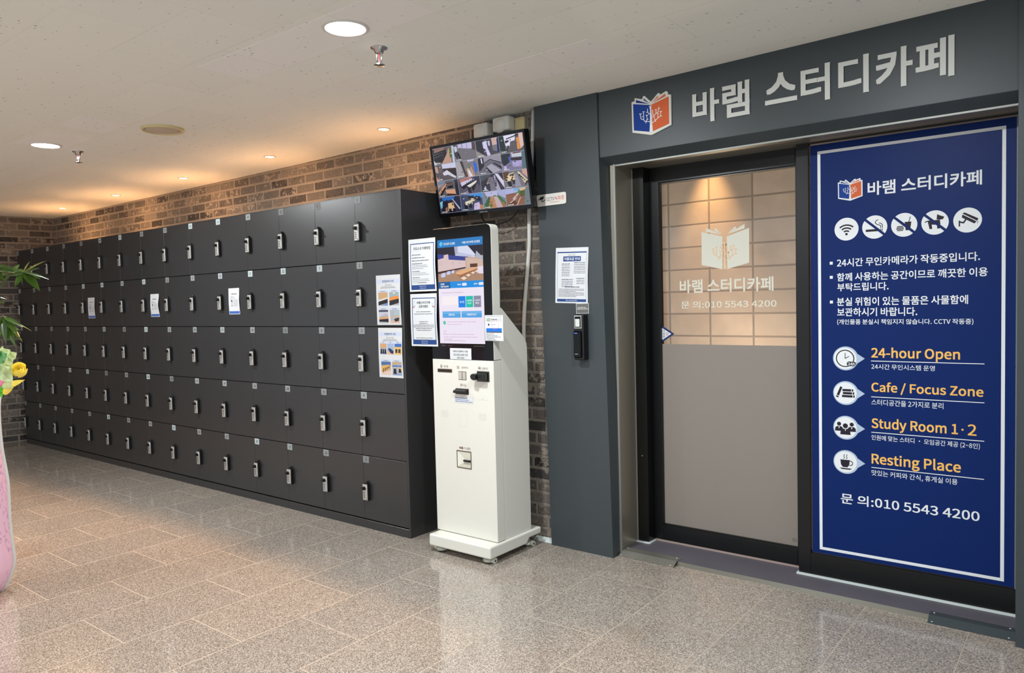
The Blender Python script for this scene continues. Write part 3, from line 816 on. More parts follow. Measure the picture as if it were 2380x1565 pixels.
for (nm, cz, fn, lb), (head, hx, h0, h1), (sub, sx, s0, s1), lz in zip(
        (('clock_icon', 1.0425, g_clock, 'white bubble with 24h clock'), ('books_icon', 0.8855, g_books, 'white bubble with stacked books'), ('people_icon', 0.7280, g_people, 'white bubble with three people'), ('cup_icon', 0.5715, g_cup, 'white bubble with steaming cup')),
        (('24-hour Open', 2.635, 1.037, 1.095), ('Cafe / Focus Zone', 2.718, 0.890, 0.942), ('Study Room 1·2', 2.694, 0.724, 0.783), ('Resting Place', 2.639, 0.563, 0.625)),
        (('24시간 무인시스템 운영', 2.543, 0.998, 1.021), ('스터디공간을 2가지로 분리', 2.575, 0.839, 0.865), ('인원에 맞는 스터디 · 모임공간 제공 (2~8인)', 2.706, 0.680, 0.706), ('맛있는 커피와 간식, 휴게실 이용', 2.627, 0.521, 0.549)),
        (1.034, 0.875, 0.717, 0.5595)):
    bubble(nm, cz, fn, lb)
    q = Print((0, PY, 0))
    if '·' in head:
        q.text('Study Room 1', 2.296, 2.628, h0, h1, ORG_, 1, 0.020); q.disc(2.6445, h0 + 0.034, 0.0042, ORG_, 1, 20); q.text('2', 2.663, hx, h0 + 0.0125, h1, ORG_, 1, 0.012)
    else: q.text(head, 2.296, hx, h0, h1, ORG_, 1, 0.020)
    tag(q.build('heading', M['vinyl'], po), 'orange lettering ' + head)
    q = Print((0, PY, 0)); q.rect(2.295, 2.721, lz - 0.0016, lz + 0.0016, WH, 1); q.text(sub, 2.296, sx, s0, s1, WH, 1, 0.004); q.build('subtitle', M['vinyl'], po)
b = Print((0, PY, 0)); b.text('문 의:010 5543 4200', 2.166, 2.706, 0.379, 0.427, WH, 1, 0.014); b.build('phone_lettering', M['vinyl'], po)

# ------------------------------------------------------------------ shop sign on the fascia
sg = thing('shop_sign', 'pale grey Korean lettering with book emblem on the dark fascia above the entrance', 'sign', (1.38, PF + 0.010, 2.20))
for ch, x0, x1, z0, z1 in (('바', 1.591, 1.7205, 2.137, 2.286), ('램', 1.736, 1.861, 2.139, 2.2915), ('스', 1.930, 2.067, 2.163, 2.292), ('터', 2.082, 2.2005, 2.142, 2.293), ('디', 2.233, 2.3495, 2.144, 2.296), ('카', 2.375, 2.507, 2.141, 2.2955), ('페', 2.517, 2.6485, 2.148, 2.300)):
    vs, fs, gx0, gx1, gy0, gy1 = glyphs(ch, 0.024)
    P = [(x0 + (x - gx0) / (gx1 - gx0) * (x1 - x0), z0 + (y - gy0) / (gy1 - gy0) * (z1 - z0)) for x, y, kc in vs]; KC = [kc * 0.00004 for x, y, kc in vs]
    b = MB(); yf = PF + 0.005; yb = PF + 0.0102
    b.add([(x, yf - dk, z) for (x, z), dk in zip(P, KC)], fs)
    cnt = {}
    for f in fs:
        for i in range(len(f)):
            e = (f[i], f[(i + 1) % len(f)])
            if (e[1], e[0]) in cnt: del cnt[(e[1], e[0])]
            else: cnt[e] = 1
    for a, c in cnt:
        b.add([(P[a][0], yf, P[a][1]), (P[a][0], yb, P[a][1]), (P[c][0], yb, P[c][1]), (P[c][0], yf, P[c][1])], [(0, 1, 2, 3)])
    b.build('letter', simple('sign_letter', (206, 208, 202), 0.45), sg)
em = MB(); OUT = [(-.105, .082), (-.088, .084), (-.088, .099), (-.047, .086), (-.042, .099), (-.034, .100), (0, .066), (.036, .098), (.045, .099), (.050, .090), (.080, .101), (.089, .096), (.089, .084), (.105, .080), (.105, -.062), (.004, -.093), (-.003, -.093), (-.103, -.066)]
em.prism([(1.38 + x, 2.215 + z) for x, z in OUT], 'y', PF + 0.001, PF + 0.0105, 0, 0.0012, 2)
eb = em.build('emblem_board', simple('sign_board_white', (214, 216, 208), 0.4), sg)
q = Print((0, PF + 0.0008, 0)); emblem(q, 1.38, 2.215, 1.0, 0, False); tag(q.build('book_emblem', M['print'], eb), 'blue and orange open book with white tree')

# ------------------------------------------------------------------ lockers
CW, RH, ZB, DT = 0.37697, 0.38488, 0.0556, 0.018


def lk_body(x0, x1, first):
    b = MB()
    z1 = ZB + 5 * RH
    b.box(x0, x1, 0.020, 0.398, 0.0, z1 - 0.002, 1)
    b.box(x0, x1, 0.0005, 0.012, z1 - 0.002, z1 + 0.0015, 0); b.box(x0, x1, 0.012, 0.395, z1 - 0.002, z1 + 0.0012, 2)  # unseen top sheet made pale to bounce spot light onto the ceiling
    b.box(x0, x1, 0.0, 0.03, 0.0, ZB - 0.006, 0, 0.0015, 1)
    if first: b.box(x1, x1 + 0.0135, 0.0, 0.398, 0.0, z1 + 0.0015, 0, 0.001, 1)
    return b


UN = ['charcoal locker unit nearest the kiosk, with two photo notices on doors 2 and 3',
      'charcoal locker unit second from the kiosk, one white notice on door 22',
      'charcoal locker unit in the middle of the row, its white notice bulging',
      'charcoal locker unit fourth from the kiosk, with one small narrow notice',
      'charcoal locker unit in the corner against the left brick wall, behind the plant leaves']
door_me = lock_me = knob_me = None
LABC = [(142, 148, 148), (158, 166, 167), (130, 135, 135), (186, 198, 200), (148, 151, 151)]  # label greys; the palest one paints glare into the colour
rr = random.Random(3)
for uidx in range(5):
    x1 = -3 * CW * uidx; x0 = x1 - 3 * CW
    u = thing('locker_unit', UN[uidx], 'locker', (x0, 0, 0), 'charcoal locker units along the brick wall')
    lk_body(x0, x1, uidx == 0).build('locker_body', [M['locker'], M['locker_dark'], M['bounce_top']], u)
    for cidx in range(3):
        for row in range(5):
            col = uidx * 3 + cidx
            dx = -CW * (col + 1) + 0.0009; dz = ZB + RH * (4 - row) + 0.0020
            if door_me is None:
                b = MB().box(0, CW - 0.0018, 0, DT, 0, RH - 0.0044, 0, 0.0009, 1)
                d = b.build('door', M['locker'], None); door_me = d.data
            else:
                d = bpy.data.objects.new('door', door_me); COL.objects.link(d)
            d.parent = u; d.location = (dx - x0, 0.0, dz); ORG[d.name] = Vector((dx, 0, dz))
            tz = RH - 0.0044 - 0.165
            if lock_me is None:
                b = MB()
                b.box(0.013, 0.055, -0.020, 0.0, tz - 0.100, tz + 0.002, 0, 0.0025, 2)
                b.box(0.0145, 0.0535, -0.0245, -0.019, tz - 0.0965, tz - 0.0015, 1, 0.0022, 2)
                b.cyl((0.034, -0.0245, tz - 0.024), (0.034, -0.0262, tz - 0.024), 0.0158, 0.0150, 24, 1)
                b.prism([(0.026, tz), (0.028, tz + 0.011), (0.033, tz + 0.0155), (0.040, tz + 0.0155), (0.044, tz + 0.010), (0.046, tz)], 'y', -0.016, -0.003, 0, 0.0015, 1)
                for k in range(4):
                    zz = tz - 0.050 - k * 0.0105
                    b.box(0.022, 0.0275, -0.0252, -0.024, zz - 0.003, zz + 0.003, 0, 0.0008, 1)
                    b.box(0.0305, 0.036, -0.0252, -0.024, zz - 0.003, zz + 0.003, 0, 0.0008, 1)
                b.cyl((0.046, -0.0240, tz - 0.090), (0.046, -0.0250, tz - 0.090), 0.003, 0.003, 12, 0)
                lk = b.build('combination_lock', [M['black'], M['lockface']], None); lock_me = lk.data
                b = MB().cyl((0.034, -0.0255, tz - 0.024), (0.034, -0.036, tz - 0.024), 0.0115, 0.0105, 20, 0)
                b.box(0.0245, 0.0435, -0.046, -0.034, tz - 0.0300, tz - 0.0180, 0, 0.002, 2)
                kn = b.build('knob', M['black'], None); knob_me = kn.data
            else:
                lk = bpy.data.objects.new('combination_lock', lock_me); COL.objects.link(lk)
                kn = bpy.data.objects.new('knob', knob_me); COL.objects.link(kn)
            lk.parent = d; kn.parent = d
            num = str(col * 5 + row + 1)
            q = Print((0, -0.0012, 0)); zt = RH - 0.0044 - 0.001
            q.rect(0.0005, 0.054, zt - 0.040, zt, S(*rr.choice(LABC)), 0)
            q.ctext(num, 0.0275, zt - 0.029, zt - 0.0115, INK, 2, 0.01)
            # the little plate has an edge of its own
            e = q.build('number_label', M['print'], None); e.parent = d; e.location = (0, 0, 0)


# ------------------------------------------------------------------ papers
def sheet(name, label, corners, draw, parent=None, curl=0.004, mat='print', cat='notice', yoff=-0.0012, group=None):
    """paper taped to a vertical plane; corners = (x0, x1, z0, z1, Y)"""
    x0, x1, z0, z1, Y = corners
    p = Print((x0, Y + yoff, z0))
    W, H = x1 - x0, z1 - z0
    p.fn = lambda q, a, b: q + Vector((0, -curl * (math.sin(math.pi * min(1, max(0, b / H))) ** 2) * (0.4 + 0.6 * a / W), 0))
    p.rect(0, W, 0, H, PAPER, 0, 10)
    draw(p, W, H)
    o = p.build(name, M[mat], None, (x0, Y + yoff, z0))
    return tag(o, label, cat, group)


def d_kiosk_howto(p, W, H):
    p.frame(0.013, W - 0.010, 0.012, H - 0.024, 0.0045, NAVY, 2)
    p.rect(0.013, W - 0.010, 0.010, 0.036, NAVY, 3); p.ctext('바램스터디카페', W / 2, 0.024, 0.031, S(190, 200, 220), 4); p.bars(W * .38, W * .62, 0.016, 0.003, S(170, 184, 210), 4, 4)
    p.ctext('키오스크 이용방법', W / 2, H - 0.060, H - 0.044, INK, 3, 0.012)
    z = H - 0.088
    for i, k in enumerate((.5, .68, .9, .55, .8, .85, .6, .4, .75, .9, .4, .85, .9, .7)):
        p.bars(0.026, 0.026 + (W - 0.06) * k, z, 0.0042 if i in (0, 1, 2, 3, 7, 10) else 0.003, GREY if i not in (0, 1, 2, 3, 7, 10) else S(96, 98, 106), i, 3)
        z -= 0.016 if i in (0, 1, 2, 6, 9) else 0.0088
    p.bars(W * .32, W * .66, 0.046, 0.0036, S(110, 112, 120), 31, 3)


def d_event(p, W, H):
    p.frame(0.013, W - 0.010, 0.012, H - 0.022, 0.0045, NAVY, 2)
    p.rect(0.013, W - 0.010, 0.010, 0.036, NAVY, 3); p.ctext('바램스터디카페', W / 2, 0.024, 0.031, S(190, 200, 220), 4); p.bars(W * .38, W * .62, 0.016, 0.003, S(170, 184, 210), 5, 4)
    p.ctext('바램스터디카페', W / 2, H - 0.056, H - 0.041, INK, 3, 0.012); p.ctext('오픈이벤트', W / 2, H - 0.077, H - 0.062, INK, 3, 0.012)
    for s in (-1, 1):
        cx = W / 2 + s * 0.075
        p.poly([(cx, H - 0.078), (cx - s * 0.012, H - 0.062), (cx + s * 0.012, H - 0.072)], S(170, 130, 130), 3)
        for k in range(6): p.disc(cx - s * R.uniform(0, 0.02), H - 0.040 - R.uniform(0, 0.022), 0.0014, S(*R.choice([(90, 120, 190), (200, 120, 90), (110, 150, 110)])), 3, 8)
    z = H - 0.100
    for i, (k, g) in enumerate(((.55, .012), (.72, .042), (.34, .010), (.3, .009), (.8, .0095), (.8, .0095), (.62, .0095), (.56, .042), (.62, .010), (.3, .016), (.4, .01))):
        p.bars(W / 2 - W * k / 2, W / 2 + W * k / 2, z, 0.0038, S(104, 106, 114), 50 + i, 3); z -= g


def photo(p, a0, a1, b0, b1, kind):
    w_, h_ = a1 - a0, b1 - b0
    g = lambda pts: [(a0 + x * w_, b0 + y * h_) for x, y in pts]
    p.rect(a0, a1, b0, b1, S(168, 172, 178), 3)
    if kind == 0:
        p.rect(a0, a1, b0 + h_ * .5, b1, S(196, 160, 120), 4); p.poly(g([(0, .45), (1, .62), (1, .5), (0, .3)]), S(210, 206, 204), 5); p.poly(g([(0, .3), (1, .5), (1, .2), (0, .02)]), S(44, 44, 50), 5); p.poly(g([(.3, 0), (1, .2), (1, 0)]), S(110, 140, 190), 5)
    elif kind == 1:
        p.rect(a0, a1, b0 + h_ * .55, b1, S(150, 170, 176), 4); p.poly(g([(0, .6), (1, .72), (1, .5), (0, .35)]), S(222, 140, 70), 5); p.poly(g([(0, .35), (1, .5), (1, .18), (.1, .0), (0, .0)]), S(50, 48, 52), 5); p.rect(a0 + w_ * .4, a0 + w_ * .6, b0 + h_ * .86, b0 + h_ * .97, S(226, 200, 160), 5)
    elif kind == 2:
        p.rect(a0, a1, b0 + h_ * .5, b1, S(190, 190, 204), 4); p.rect(a0, a1, b0 + h_ * .86, b1, S(70, 70, 84), 5); p.poly(g([(0, .42), (1, .5), (1, .36), (0, .28)]), S(214, 154, 96), 5); p.poly(g([(0, .28), (1, .34), (1, .08), (0, .12)]), S(48, 44, 52), 5)
    elif kind == 3:
        p.rect(a0, a1, b0, b0 + h_ * .4, S(206, 174, 160), 4); p.poly(g([(.45, .95), (1, .9), (1, .5), (.45, .6)]), S(164, 184, 190), 5); p.poly(g([(.1, .5), (.8, .58), (1, .45), (.3, .34)]), S(222, 160, 90), 5); p.poly(g([(.4, .34), (.95, .42), (.9, .16), (.5, .1)]), S(60, 56, 60), 5)
    elif kind == 4:
        p.rect(a0, a1, b0 + h_ * .6, b1, S(204, 160, 120), 4); p.rect(a0, a1, b0, b0 + h_ * .2, S(120, 130, 160), 4)
        for k in range(3): p.poly(g([(.08 + k * .3, .1), (.1 + k * .3, .5), (.3 + k * .3, .46), (.32 + k * .3, .02)]), S(40, 42, 52), 5)
    elif kind == 5:
        p.rect(a0, a1, b0 + h_ * .55, b1, S(156, 176, 206), 4); p.rect(a0, a1, b0, b0 + h_ * .25, S(214, 170, 140), 4); p.poly(g([(.1, .5), (.4, .58), (.95, .3), (.9, .05), (.5, .1)]), S(44, 60, 104), 5)
    elif kind == 6:
        p.rect(a0, a1, b0 + h_ * .7, b1, S(70, 110, 180), 4); p.rect(a0, a1, b0, b0 + h_ * .7, S(220, 178, 110), 4); p.poly(g([(.1, .15), (.1, .5), (.42, .5), (.42, .15)]), S(70, 60, 56), 5); p.poly(g([(.55, .15), (.55, .5), (.88, .5), (.88, .15)]), S(70, 60, 56), 5)
    elif kind == 7:
        p.rect(a0, a1, b0 + h_ * .7, b1, S(80, 110, 160), 4); p.rect(a0, a1, b0, b0 + h_ * .35, S(220, 190, 180), 4); p.poly(g([(0, .7), (.9, .78), (1, .5), (.2, .15), (0, .2)]), S(216, 168, 104), 5)
        for k in range(4): p.poly(g([(.14 + k * .2, .2 + k * .1), (.2 + k * .2, .5 + k * .06), (.28 + k * .2, .45 + k * .06), (.2 + k * .2, .15 + k * .1)]), S(60, 54, 54), 6)
    else:
        p.rect(a0, a1, b0 + h_ * .75, b1, S(190, 160, 120), 4); p.rect(a0, a1, b0 + h_ * .62, b0 + h_ * .75, S(90, 120, 180), 5); p.rect(a0, a1, b0, b0 + h_ * .3, S(130, 150, 190), 4); p.rect(a0 + w_ * .2, a1, b0 + h_ * .35, b0 + h_ * .6, S(226, 190, 120), 5); p.poly(g([(.1, .1), (.15, .5), (.4, .5), (.45, .1)]), S(48, 46, 54), 6); p.poly(g([(.65, .2), (.7, .5), (.9, .5), (.95, .2)]), S(48, 46, 54), 6)


TABC = S(196, 206, 226)


def d_seats(zone, kinds):
    def f(p, W, H):
        p.rect(0.008, W - 0.008, H - 0.046, H - 0.025, S(198, 208, 228), 2); p.ctext('번호별 좌석 사진', W / 2, H - 0.042, H - 0.029, INK, 3, 0.012)
        p.ctext(zone, W / 2, H - 0.061, H - 0.053, S(120, 122, 130), 3); p.bars(W * .22, W * .78, H - 0.069, 0.003, GREY, 3, 3); p.bars(W * .18, W * .82, H - 0.075, 0.003, GREY, 9, 3)
        for (a0, a1, b0, b1), k in zip(*kinds):
            p.rect(a0 * W, a1 * W, b1 * H, (b1 + 0.045) * H, TABC, 2); p.bars(a0 * W + 0.02, a1 * W - 0.02, (b1 + 0.014) * H, 0.004, S(120, 124, 134), k, 3)
            photo(p, a0 * W, a1 * W, b0 * H, b1 * H, k)
    return f


sheet('seating_notice', 'photo notice headed CAFE ZONE on locker door 2', (-0.209, -0.007, 1.2205, 1.5055, 0), d_seats('CAFE ZONE', ([(.09, .48, .39, .655), (.55, .94, .39, .655), (.09, .48, .035, .30), (.55, .94, .035, .30)], [0, 1, 2, 3])), group='photo notices on the nearest lockers')
sheet('seating_notice', 'photo notice headed FOCUS ZONE on locker door 3', (-0.2045, -0.005, 0.9175, 1.2035, 0), d_seats('FOCUS ZONE', ([(.07, .35, .47, .685), (.38, .66, .47, .685), (.69, .97, .47, .685), (.10, .50, .055, .32), (.56, .95, .055, .32)], [4, 5, 6, 7, 8])), group='photo notices on the nearest lockers')


def d_lockuse(p, W, H):
    p.rect(0.004, W - 0.004, 0.004, 0.022, S(70, 104, 176), 2)
    p.ctext('사물함 이용방법', W / 2, H - 0.046, H - 0.036, S(96, 100, 110), 2, 0.01)
    for i, k in enumerate((.5, .7, .4)): p.bars(0.02, 0.02 + (W - 0.04) * k, H - 0.060 - i * 0.009, 0.0035, GREY, i + 3, 2)
    p.rect(W * .22, W * .38, 0.055, 0.100, S(150, 150, 152), 2); p.rect(W * .24, W * .36, 0.060, 0.088, S(196, 196, 198), 3); p.disc(W * .30, 0.093, 0.006, S(40, 40, 44), 4, 14)
    for i in range(6): p.bars(W * .48, W * .86, 0.058 + i * 0.0085, 0.0032, GREY, i + 20, 2)


for nm, c in (('white locker notice on door 22, six columns in from the kiosk end', (-1.757, -1.622, 1.297, 1.480, 0)), ('white locker notice bulging from a second row door in the middle unit', (-2.889, -2.752, 1.288, 1.469, 0)), ('small white locker notice nearest the plant at the far left', (-4.037, -3.902, 1.284, 1.467, 0))):
    sheet('locker_notice', nm, c, d_lockuse, curl=0.004 if 'bulging' not in nm else 0.010, group='white notices on the lockers')

# ------------------------------------------------------------------ kiosk
KX0, KX1, KY = 0.240, 0.668, -0.014
k = thing('kiosk', 'cream white self service kiosk with a portrait touch screen standing beside the lockers', 'kiosk', (0.454, 0.13, 0))
b = MB()
b.prism([(-0.094, 0.035), (0.215, 0.035), (0.235, 0.062), (0.345, 0.062), (0.345, 0.097), (-0.094, 0.097)], 'x', 0.252, 0.682, 0, 0.008, 3)
b.build('base', M['kiosk'], k)
b = MB().prism([(0.052, 0.097), (0.275, 0.097), (0.275, 1.09), (0.270, 1.115), (0.255, 1.140), (0.070, 1.300), (0.052, 1.310)], 'x', KX0 + 0.004, KX1 - 0.001, 0, 0.003, 2)
b.build('cabinet', M['kiosk'], k)
fp = MB().box(KX0, KX1, KY, 0.048, 0.100, 1.036, 0, 0.002, 2); fpo = fp.build('front_panel', M['kiosk'], k)
b = MB()
b.prism([(KX0, 1.038), (KX1, 1.038), (KX1, 1.704), (KX1 - 0.003, 1.718), (KX1 - 0.010, 1.728), (KX1 - 0.024, 1.734), (KX0 + 0.024, 1.734), (KX0 + 0.010, 1.728), (KX0 + 0.003, 1.718), (KX0, 1.704)], 'y', KY + 0.004, 0.054, 0, 0.004, 2)
hd = b.build('display_head', M['kiosk'], k)
b = MB().prism([(KX0 + 0.001, 1.038), (KX1 - 0.001, 1.038), (KX1 - 0.001, 1.703), (KX1 - 0.004, 1.717), (KX1 - 0.011, 1.7268), (KX1 - 0.025, 1.7325), (KX0 + 0.025, 1.7325), (KX0 + 0.011, 1.7268), (KX0 + 0.004, 1.717), (KX0 + 0.001, 1.703)], 'y', KY, KY + 0.006, 0, 0.001, 1)
b.build('bezel_glass', M['gloss'], hd)
# screen artwork
p = Print((0, KY - 0.0004, 0), step=0.0001)
X0, X1, Z0, Z1 = 0.301, 0.6175, 1.122, 1.672
SW, SH = X1 - X0, Z1 - Z0
fx = lambda u: X0 + u * SW
fz = lambda v: Z1 - v * SH
p.rect(X0, X1, Z0, Z1, S(246, 236, 252), 0)
p.rect(X0, X1, fz(.075), Z1, S(46, 128, 200), 1)
p.poly([(fx(.05), fz(.030)), (fx(.085), fz(.018)), (fx(.12), fz(.030)), (fx(.12), fz(.052)), (fx(.085), fz(.064)), (fx(.05), fz(.052))], S(110, 214, 250), 2)
p.poly([(fx(.085), fz(.041)), (fx(.12), fz(.030)), (fx(.12), fz(.052)), (fx(.085), fz(.064))], S(60, 180, 236), 3)
p.text('STUDY CUBE', fx(.14), fx(.40), fz(.053), fz(.031), S(250, 252, 255), 2, 0.02); p.text('바램스터디카페 군산본점', fx(.56), fx(.94), fz(.054), fz(.032), S(250, 252, 255), 2, 0.02)
# photo of a cafe on the screen
PT, PB = .075, .405
g = lambda pts: [(fx(x), fz(PT + (PB - PT) * y)) for x, y in pts]
p.poly(g([(0, 0), (1, 0), (1, 1), (0, 1)]), S(206, 176, 160), 1)
p.poly(g([(0, 0), (1, 0), (1, .30), (0, .38)]), S(40, 36, 52), 2); p.poly(g([(0, .18), (.62, .30), (.62, .42), (0, .34)]), S(58, 66, 150), 3)
p.poly(g([(0, .34), (.14, .30), (.14, .22), (.24, .20), (.25, .36), (.62, .42), (.62, .62), (0, .70)]), S(226, 200, 200), 4)
p.poly(g([(0, .70), (.62, .60), (.62, .64), (0, .76)]), S(70, 40, 36), 5)
p.poly(g([(.38, 0), (.68, 0), (.84, .26), (.82, .34), (.40, .26)]), S(222, 224, 246), 4); p.poly(g([(.38, 0), (.46, 0), (.46, .16), (.40, .26)]), S(176, 178, 204), 5); p.poly(g([(.46, .16), (.84, .30), (.74, .33), (.40, .26)]), S(196, 200, 226), 5)
p.poly(g([(.86, .16), (1, .36), (1, .46), (.84, .32)]), S(178, 184, 200), 4); p.poly(g([(.64, .36), (.98, .42), (1, .62), (.66, .62)]), S(216, 186, 170), 4)
p.poly(g([(.72, .52), (.88, .52), (.88, .62), (.72, .62)]), S(96, 56, 40), 5); p.poly(g([(.86, .62), (1, .60), (1, .82), (.88, .80)]), S(236, 224, 240), 5)
p.poly(g([(0, .76), (.46, .68), (1, .80), (1, 1), (0, 1)]), S(176, 138, 112), 3.5)
p.poly(g([(.42, .72), (.88, .62), (.88, .66), (.50, .82), (.40, .78)]), S(232, 178, 128), 6); p.poly(g([(.42, .80), (.50, .82), (.88, .66), (.88, .70), (.50, .90)]), S(170, 112, 76), 5.5)
for cx, cy, s in ((.12, .82, 1.0), (.24, .76, .8), (.34, .73, .65)):
    p.poly(g([(cx - .06 * s, cy + .03), (cx - .04 * s, cy - .07 * s), (cx + .05 * s, cy - .09 * s), (cx + .05 * s, cy + .02), (cx, cy + .05 * s)]), S(204, 212, 250), 7)
    for dx in (-.05, .04): p.line(g([(cx + dx * s * .6, cy + .03), (cx + dx * s, cy + .17 * s)]), 0.0016, S(200, 150, 110), 6.5, False)
for cx, cy, s in ((.58, .92, 1.0), (.68, .84, .8), (.78, .78, .65), (.86, .74, .5)):
    p.poly(g([(cx - .07 * s, cy), (cx, cy - .05 * s), (cx + .07 * s, cy), (cx, cy + .05 * s)]), S(246, 226, 206), 7)
    for dx in (-.06, .06): p.line(g([(cx + dx * s, cy), (cx + dx * s, min(.99, cy + .15 * s))]), 0.0013, S(150, 100, 70), 6.5, False)
for cx, cy, r in ((.07, .46, .030), (.34, .47, .022), (.50, .48, .014)): p.arc(fx(cx), fz(PT + (PB - PT) * cy), r * SW, 0.0015, 0, 360, S(170, 170, 176), 6, 20)
p.rect(X0, X1, fz(.468), fz(.405), S(24, 146, 232), 2); p.rect(X0, fx(.27), fz(.470), fz(.405), S(28, 96, 160), 3)
p.text('운영별', fx(.05), fx(.135), fz(.435), fz(.418), S(250, 252, 255), 4, 0.03); p.text('이용가능좌석', fx(.05), fx(.23), fz(.460), fz(.442), S(250, 252, 255), 4, 0.03)
for a, s_ in ((.44, '자유석'), (.80, '공부석')):
    p.text(s_, fx(a - .01), fx(a + .065), fz(.445), fz(.428), S(250, 252, 255), 3, 0.03); p.rect(fx(a + .115), fx(a + .175), fz(.450), fz(.423), S(236, 240, 255), 3)
    p.disc(fx(a + .115), fz(.4365), .0135 * SH, S(236, 240, 255), 3.1, 20); p.disc(fx(a + .175), fz(.4365), .0135 * SH, S(236, 240, 255), 3.1, 20)
p.bars(fx(.07), fx(.56), fz(.515), 0.004, S(206, 188, 206), 3, 1)
p.rect(fx(.07), fx(.43), fz(.630), fz(.545), S(255, 246, 248), 1)
for a, cc, t1, t2 in ((.445, (16, 134, 238), '로그인', None), (.61, (8, 200, 178), '스마트키', '로그인'), (.78, (142, 142, 168), '스마트키', '확인')):
    p.rect(fx(a), fx(a + .155), fz(.655), fz(.548), S(*cc), 2)
    if t2: p.text(t1, fx(a + .02), fx(a + .135), fz(.600), fz(.582), S(252, 252, 255), 3, 0.02); p.text(t2, fx(a + .035), fx(a + .115), fz(.625), fz(.608), S(252, 252, 255), 3, 0.02)
    else: p.text(t1, fx(a + .03), fx(a + .125), fz(.612), fz(.593), S(252, 252, 255), 3, 0.02)
for a0, a1, s_ in ((.075, .485, '회원가입'), (.505, .945, '비밀번호 찾기')):
    p.rect(fx(a0), fx(a1), fz(.752), fz(.690), S(86, 168, 232), 2); p.rect(fx(a0), fx(a1), fz(.715), fz(.690), S(112, 184, 240), 2.5); p.ctext(s_, fx((a0 + a1) / 2), fz(.733), fz(.713), S(252, 252, 255), 3, 0.02)
p.disc(fx(.115), fz(.800), .018 * SH, S(20, 192, 160), 2, 24); p.line([(fx(.10), fz(.808)), (fx(.13), fz(.79))], 0.002, S(240, 255, 250), 3)
for v, a1 in ((.795, .82), (.82, .50), (.915, .76), (.94, .84), (.96, .28), (.905, .14)): p.bars(fx(.18 if v < .85 else .09), fx(a1), fz(v), 0.0036, S(214, 186, 210), int(v * 1000), 1)
for v, a1 in ((.885, .16), (.975, .58)): p.bars(fx(.09), fx(a1), fz(v), 0.0036, S(200, 186, 206), int(v * 1000), 1)
p.bars(fx(.03), fx(.14), 1.108, 0.005, S(96, 90, 96), 2, 0); p.bars(fx(.18), fx(.28), 1.108, 0.004, S(80, 74, 80), 8, 0); p.bars(fx(.76), fx(.98), 1.108, 0.0045, S(92, 86, 92), 12, 0)
tag(p.build('touch_screen', M['screen'], hd), 'lit portrait touch screen with blue menu')
# card slots and labels on the front panel
b = MB().box(0.276, 0.382, KY - 0.002, KY + 0.004, 0.9655, 0.9855, 0, 0.002, 2); b.box(0.281, 0.377, KY - 0.0026, KY, 0.970, 0.981, 1)
b.build('receipt_slot', [simple('bronze_trim', (120, 96, 80), 0.4, 0.5), M['black']], fpo)
b = MB().box(0.4265, 0.4825, KY - 0.002, KY + 0.004, 0.930, 0.9765, 0, 0.003, 2); b.box(0.430, 0.4525, KY - 0.003, KY, 0.9335, 0.973, 1); b.box(0.4565, 0.479, KY - 0.003, KY, 0.9335, 0.973, 1); b.box(0.4525, 0.4565, KY - 0.0022, KY, 0.9335, 0.973, 2)
b.build('code_reader', [simple('reader_trim', (112, 100, 90), 0.4, 0.4), simple('reader_window', (186, 182, 172), 0.2), M['black']], fpo)
b = MB().box(0.556, 0.640, KY - 0.002, KY + 0.004, 0.927, 0.982, 0, 0.002, 2); b.box(0.560, 0.636, KY - 0.004, KY, 0.931, 0.978, 1)
b.prism([(0.545, 0.956), (0.552, 0.968), (0.566, 0.972), (0.580, 0.966), (0.582, 0.944), (0.570, 0.936), (0.552, 0.942)], 'y', KY - 0.045, KY - 0.002, 1, 0.003, 2)
b.box(0.578, 0.632, KY - 0.032, KY - 0.002, 0.936, 0.972, 1, 0.004, 2); b.box(0.580, 0.604, KY - 0.034, KY - 0.030, 0.951, 0.956, 2)
b.build('card_reader', [simple('reader_rim', (96, 84, 76), 0.4, 0.4), simple('black_card_reader', (20, 26, 24), 0.25), M['gloss']], fpo)
b = MB().box(0.4035, 0.4965, KY - 0.002, KY + 0.004, 0.8535, 0.8850, 0, 0.002, 2); b.prism([(KY, 0.858), (KY - 0.024, 0.862), (KY - 0.024, 0.874), (KY, 0.882)], 'x', 0.404, 0.490, 1, 0.003, 2)
b.build('bill_slot', [simple('slot_trim', (70, 56, 50), 0.4, 0.4), M['black']], fpo)
b = MB()
o_ = [(0.400, 0.462), (0.501, 0.462), (0.501, 0.553), (0.400, 0.553)]
b.box(0.399, 0.502, KY - 0.0022, KY + 0.003, 0.460, 0.465, 0, 0.001, 1); b.box(0.399, 0.502, KY - 0.0022, KY + 0.003, 0.549, 0.554, 0, 0.001, 1); b.box(0.399, 0.404, KY - 0.0022, KY + 0.003, 0.463, 0.551, 0, 0.001, 1); b.box(0.497, 0.502, KY - 0.0022, KY + 0.003, 0.463, 0.551, 0, 0.001, 1)
b.add([(0.404, KY - 0.0004, 0.549), (0.497, KY - 0.0004, 0.549), (0.497, KY - 0.0004, 0.465), (0.404, KY - 0.0004, 0.465), (0.440, KY + 0.0, 0.525), (0.497, KY - 0.0004, 0.530), (0.480, KY, 0.480), (0.404, KY - 0.0004, 0.470)], [(0, 3, 2, 1)], 1)
b.box(0.452, 0.4965, KY - 0.010, KY - 0.0006, 0.498, 0.508, 2, 0.001, 1)
b.prism([(0.4045, 0.549), (0.452, 0.512), (0.452, 0.490), (0.4045, 0.4655)], 'y', KY - 0.0012, KY - 0.0002, 3)
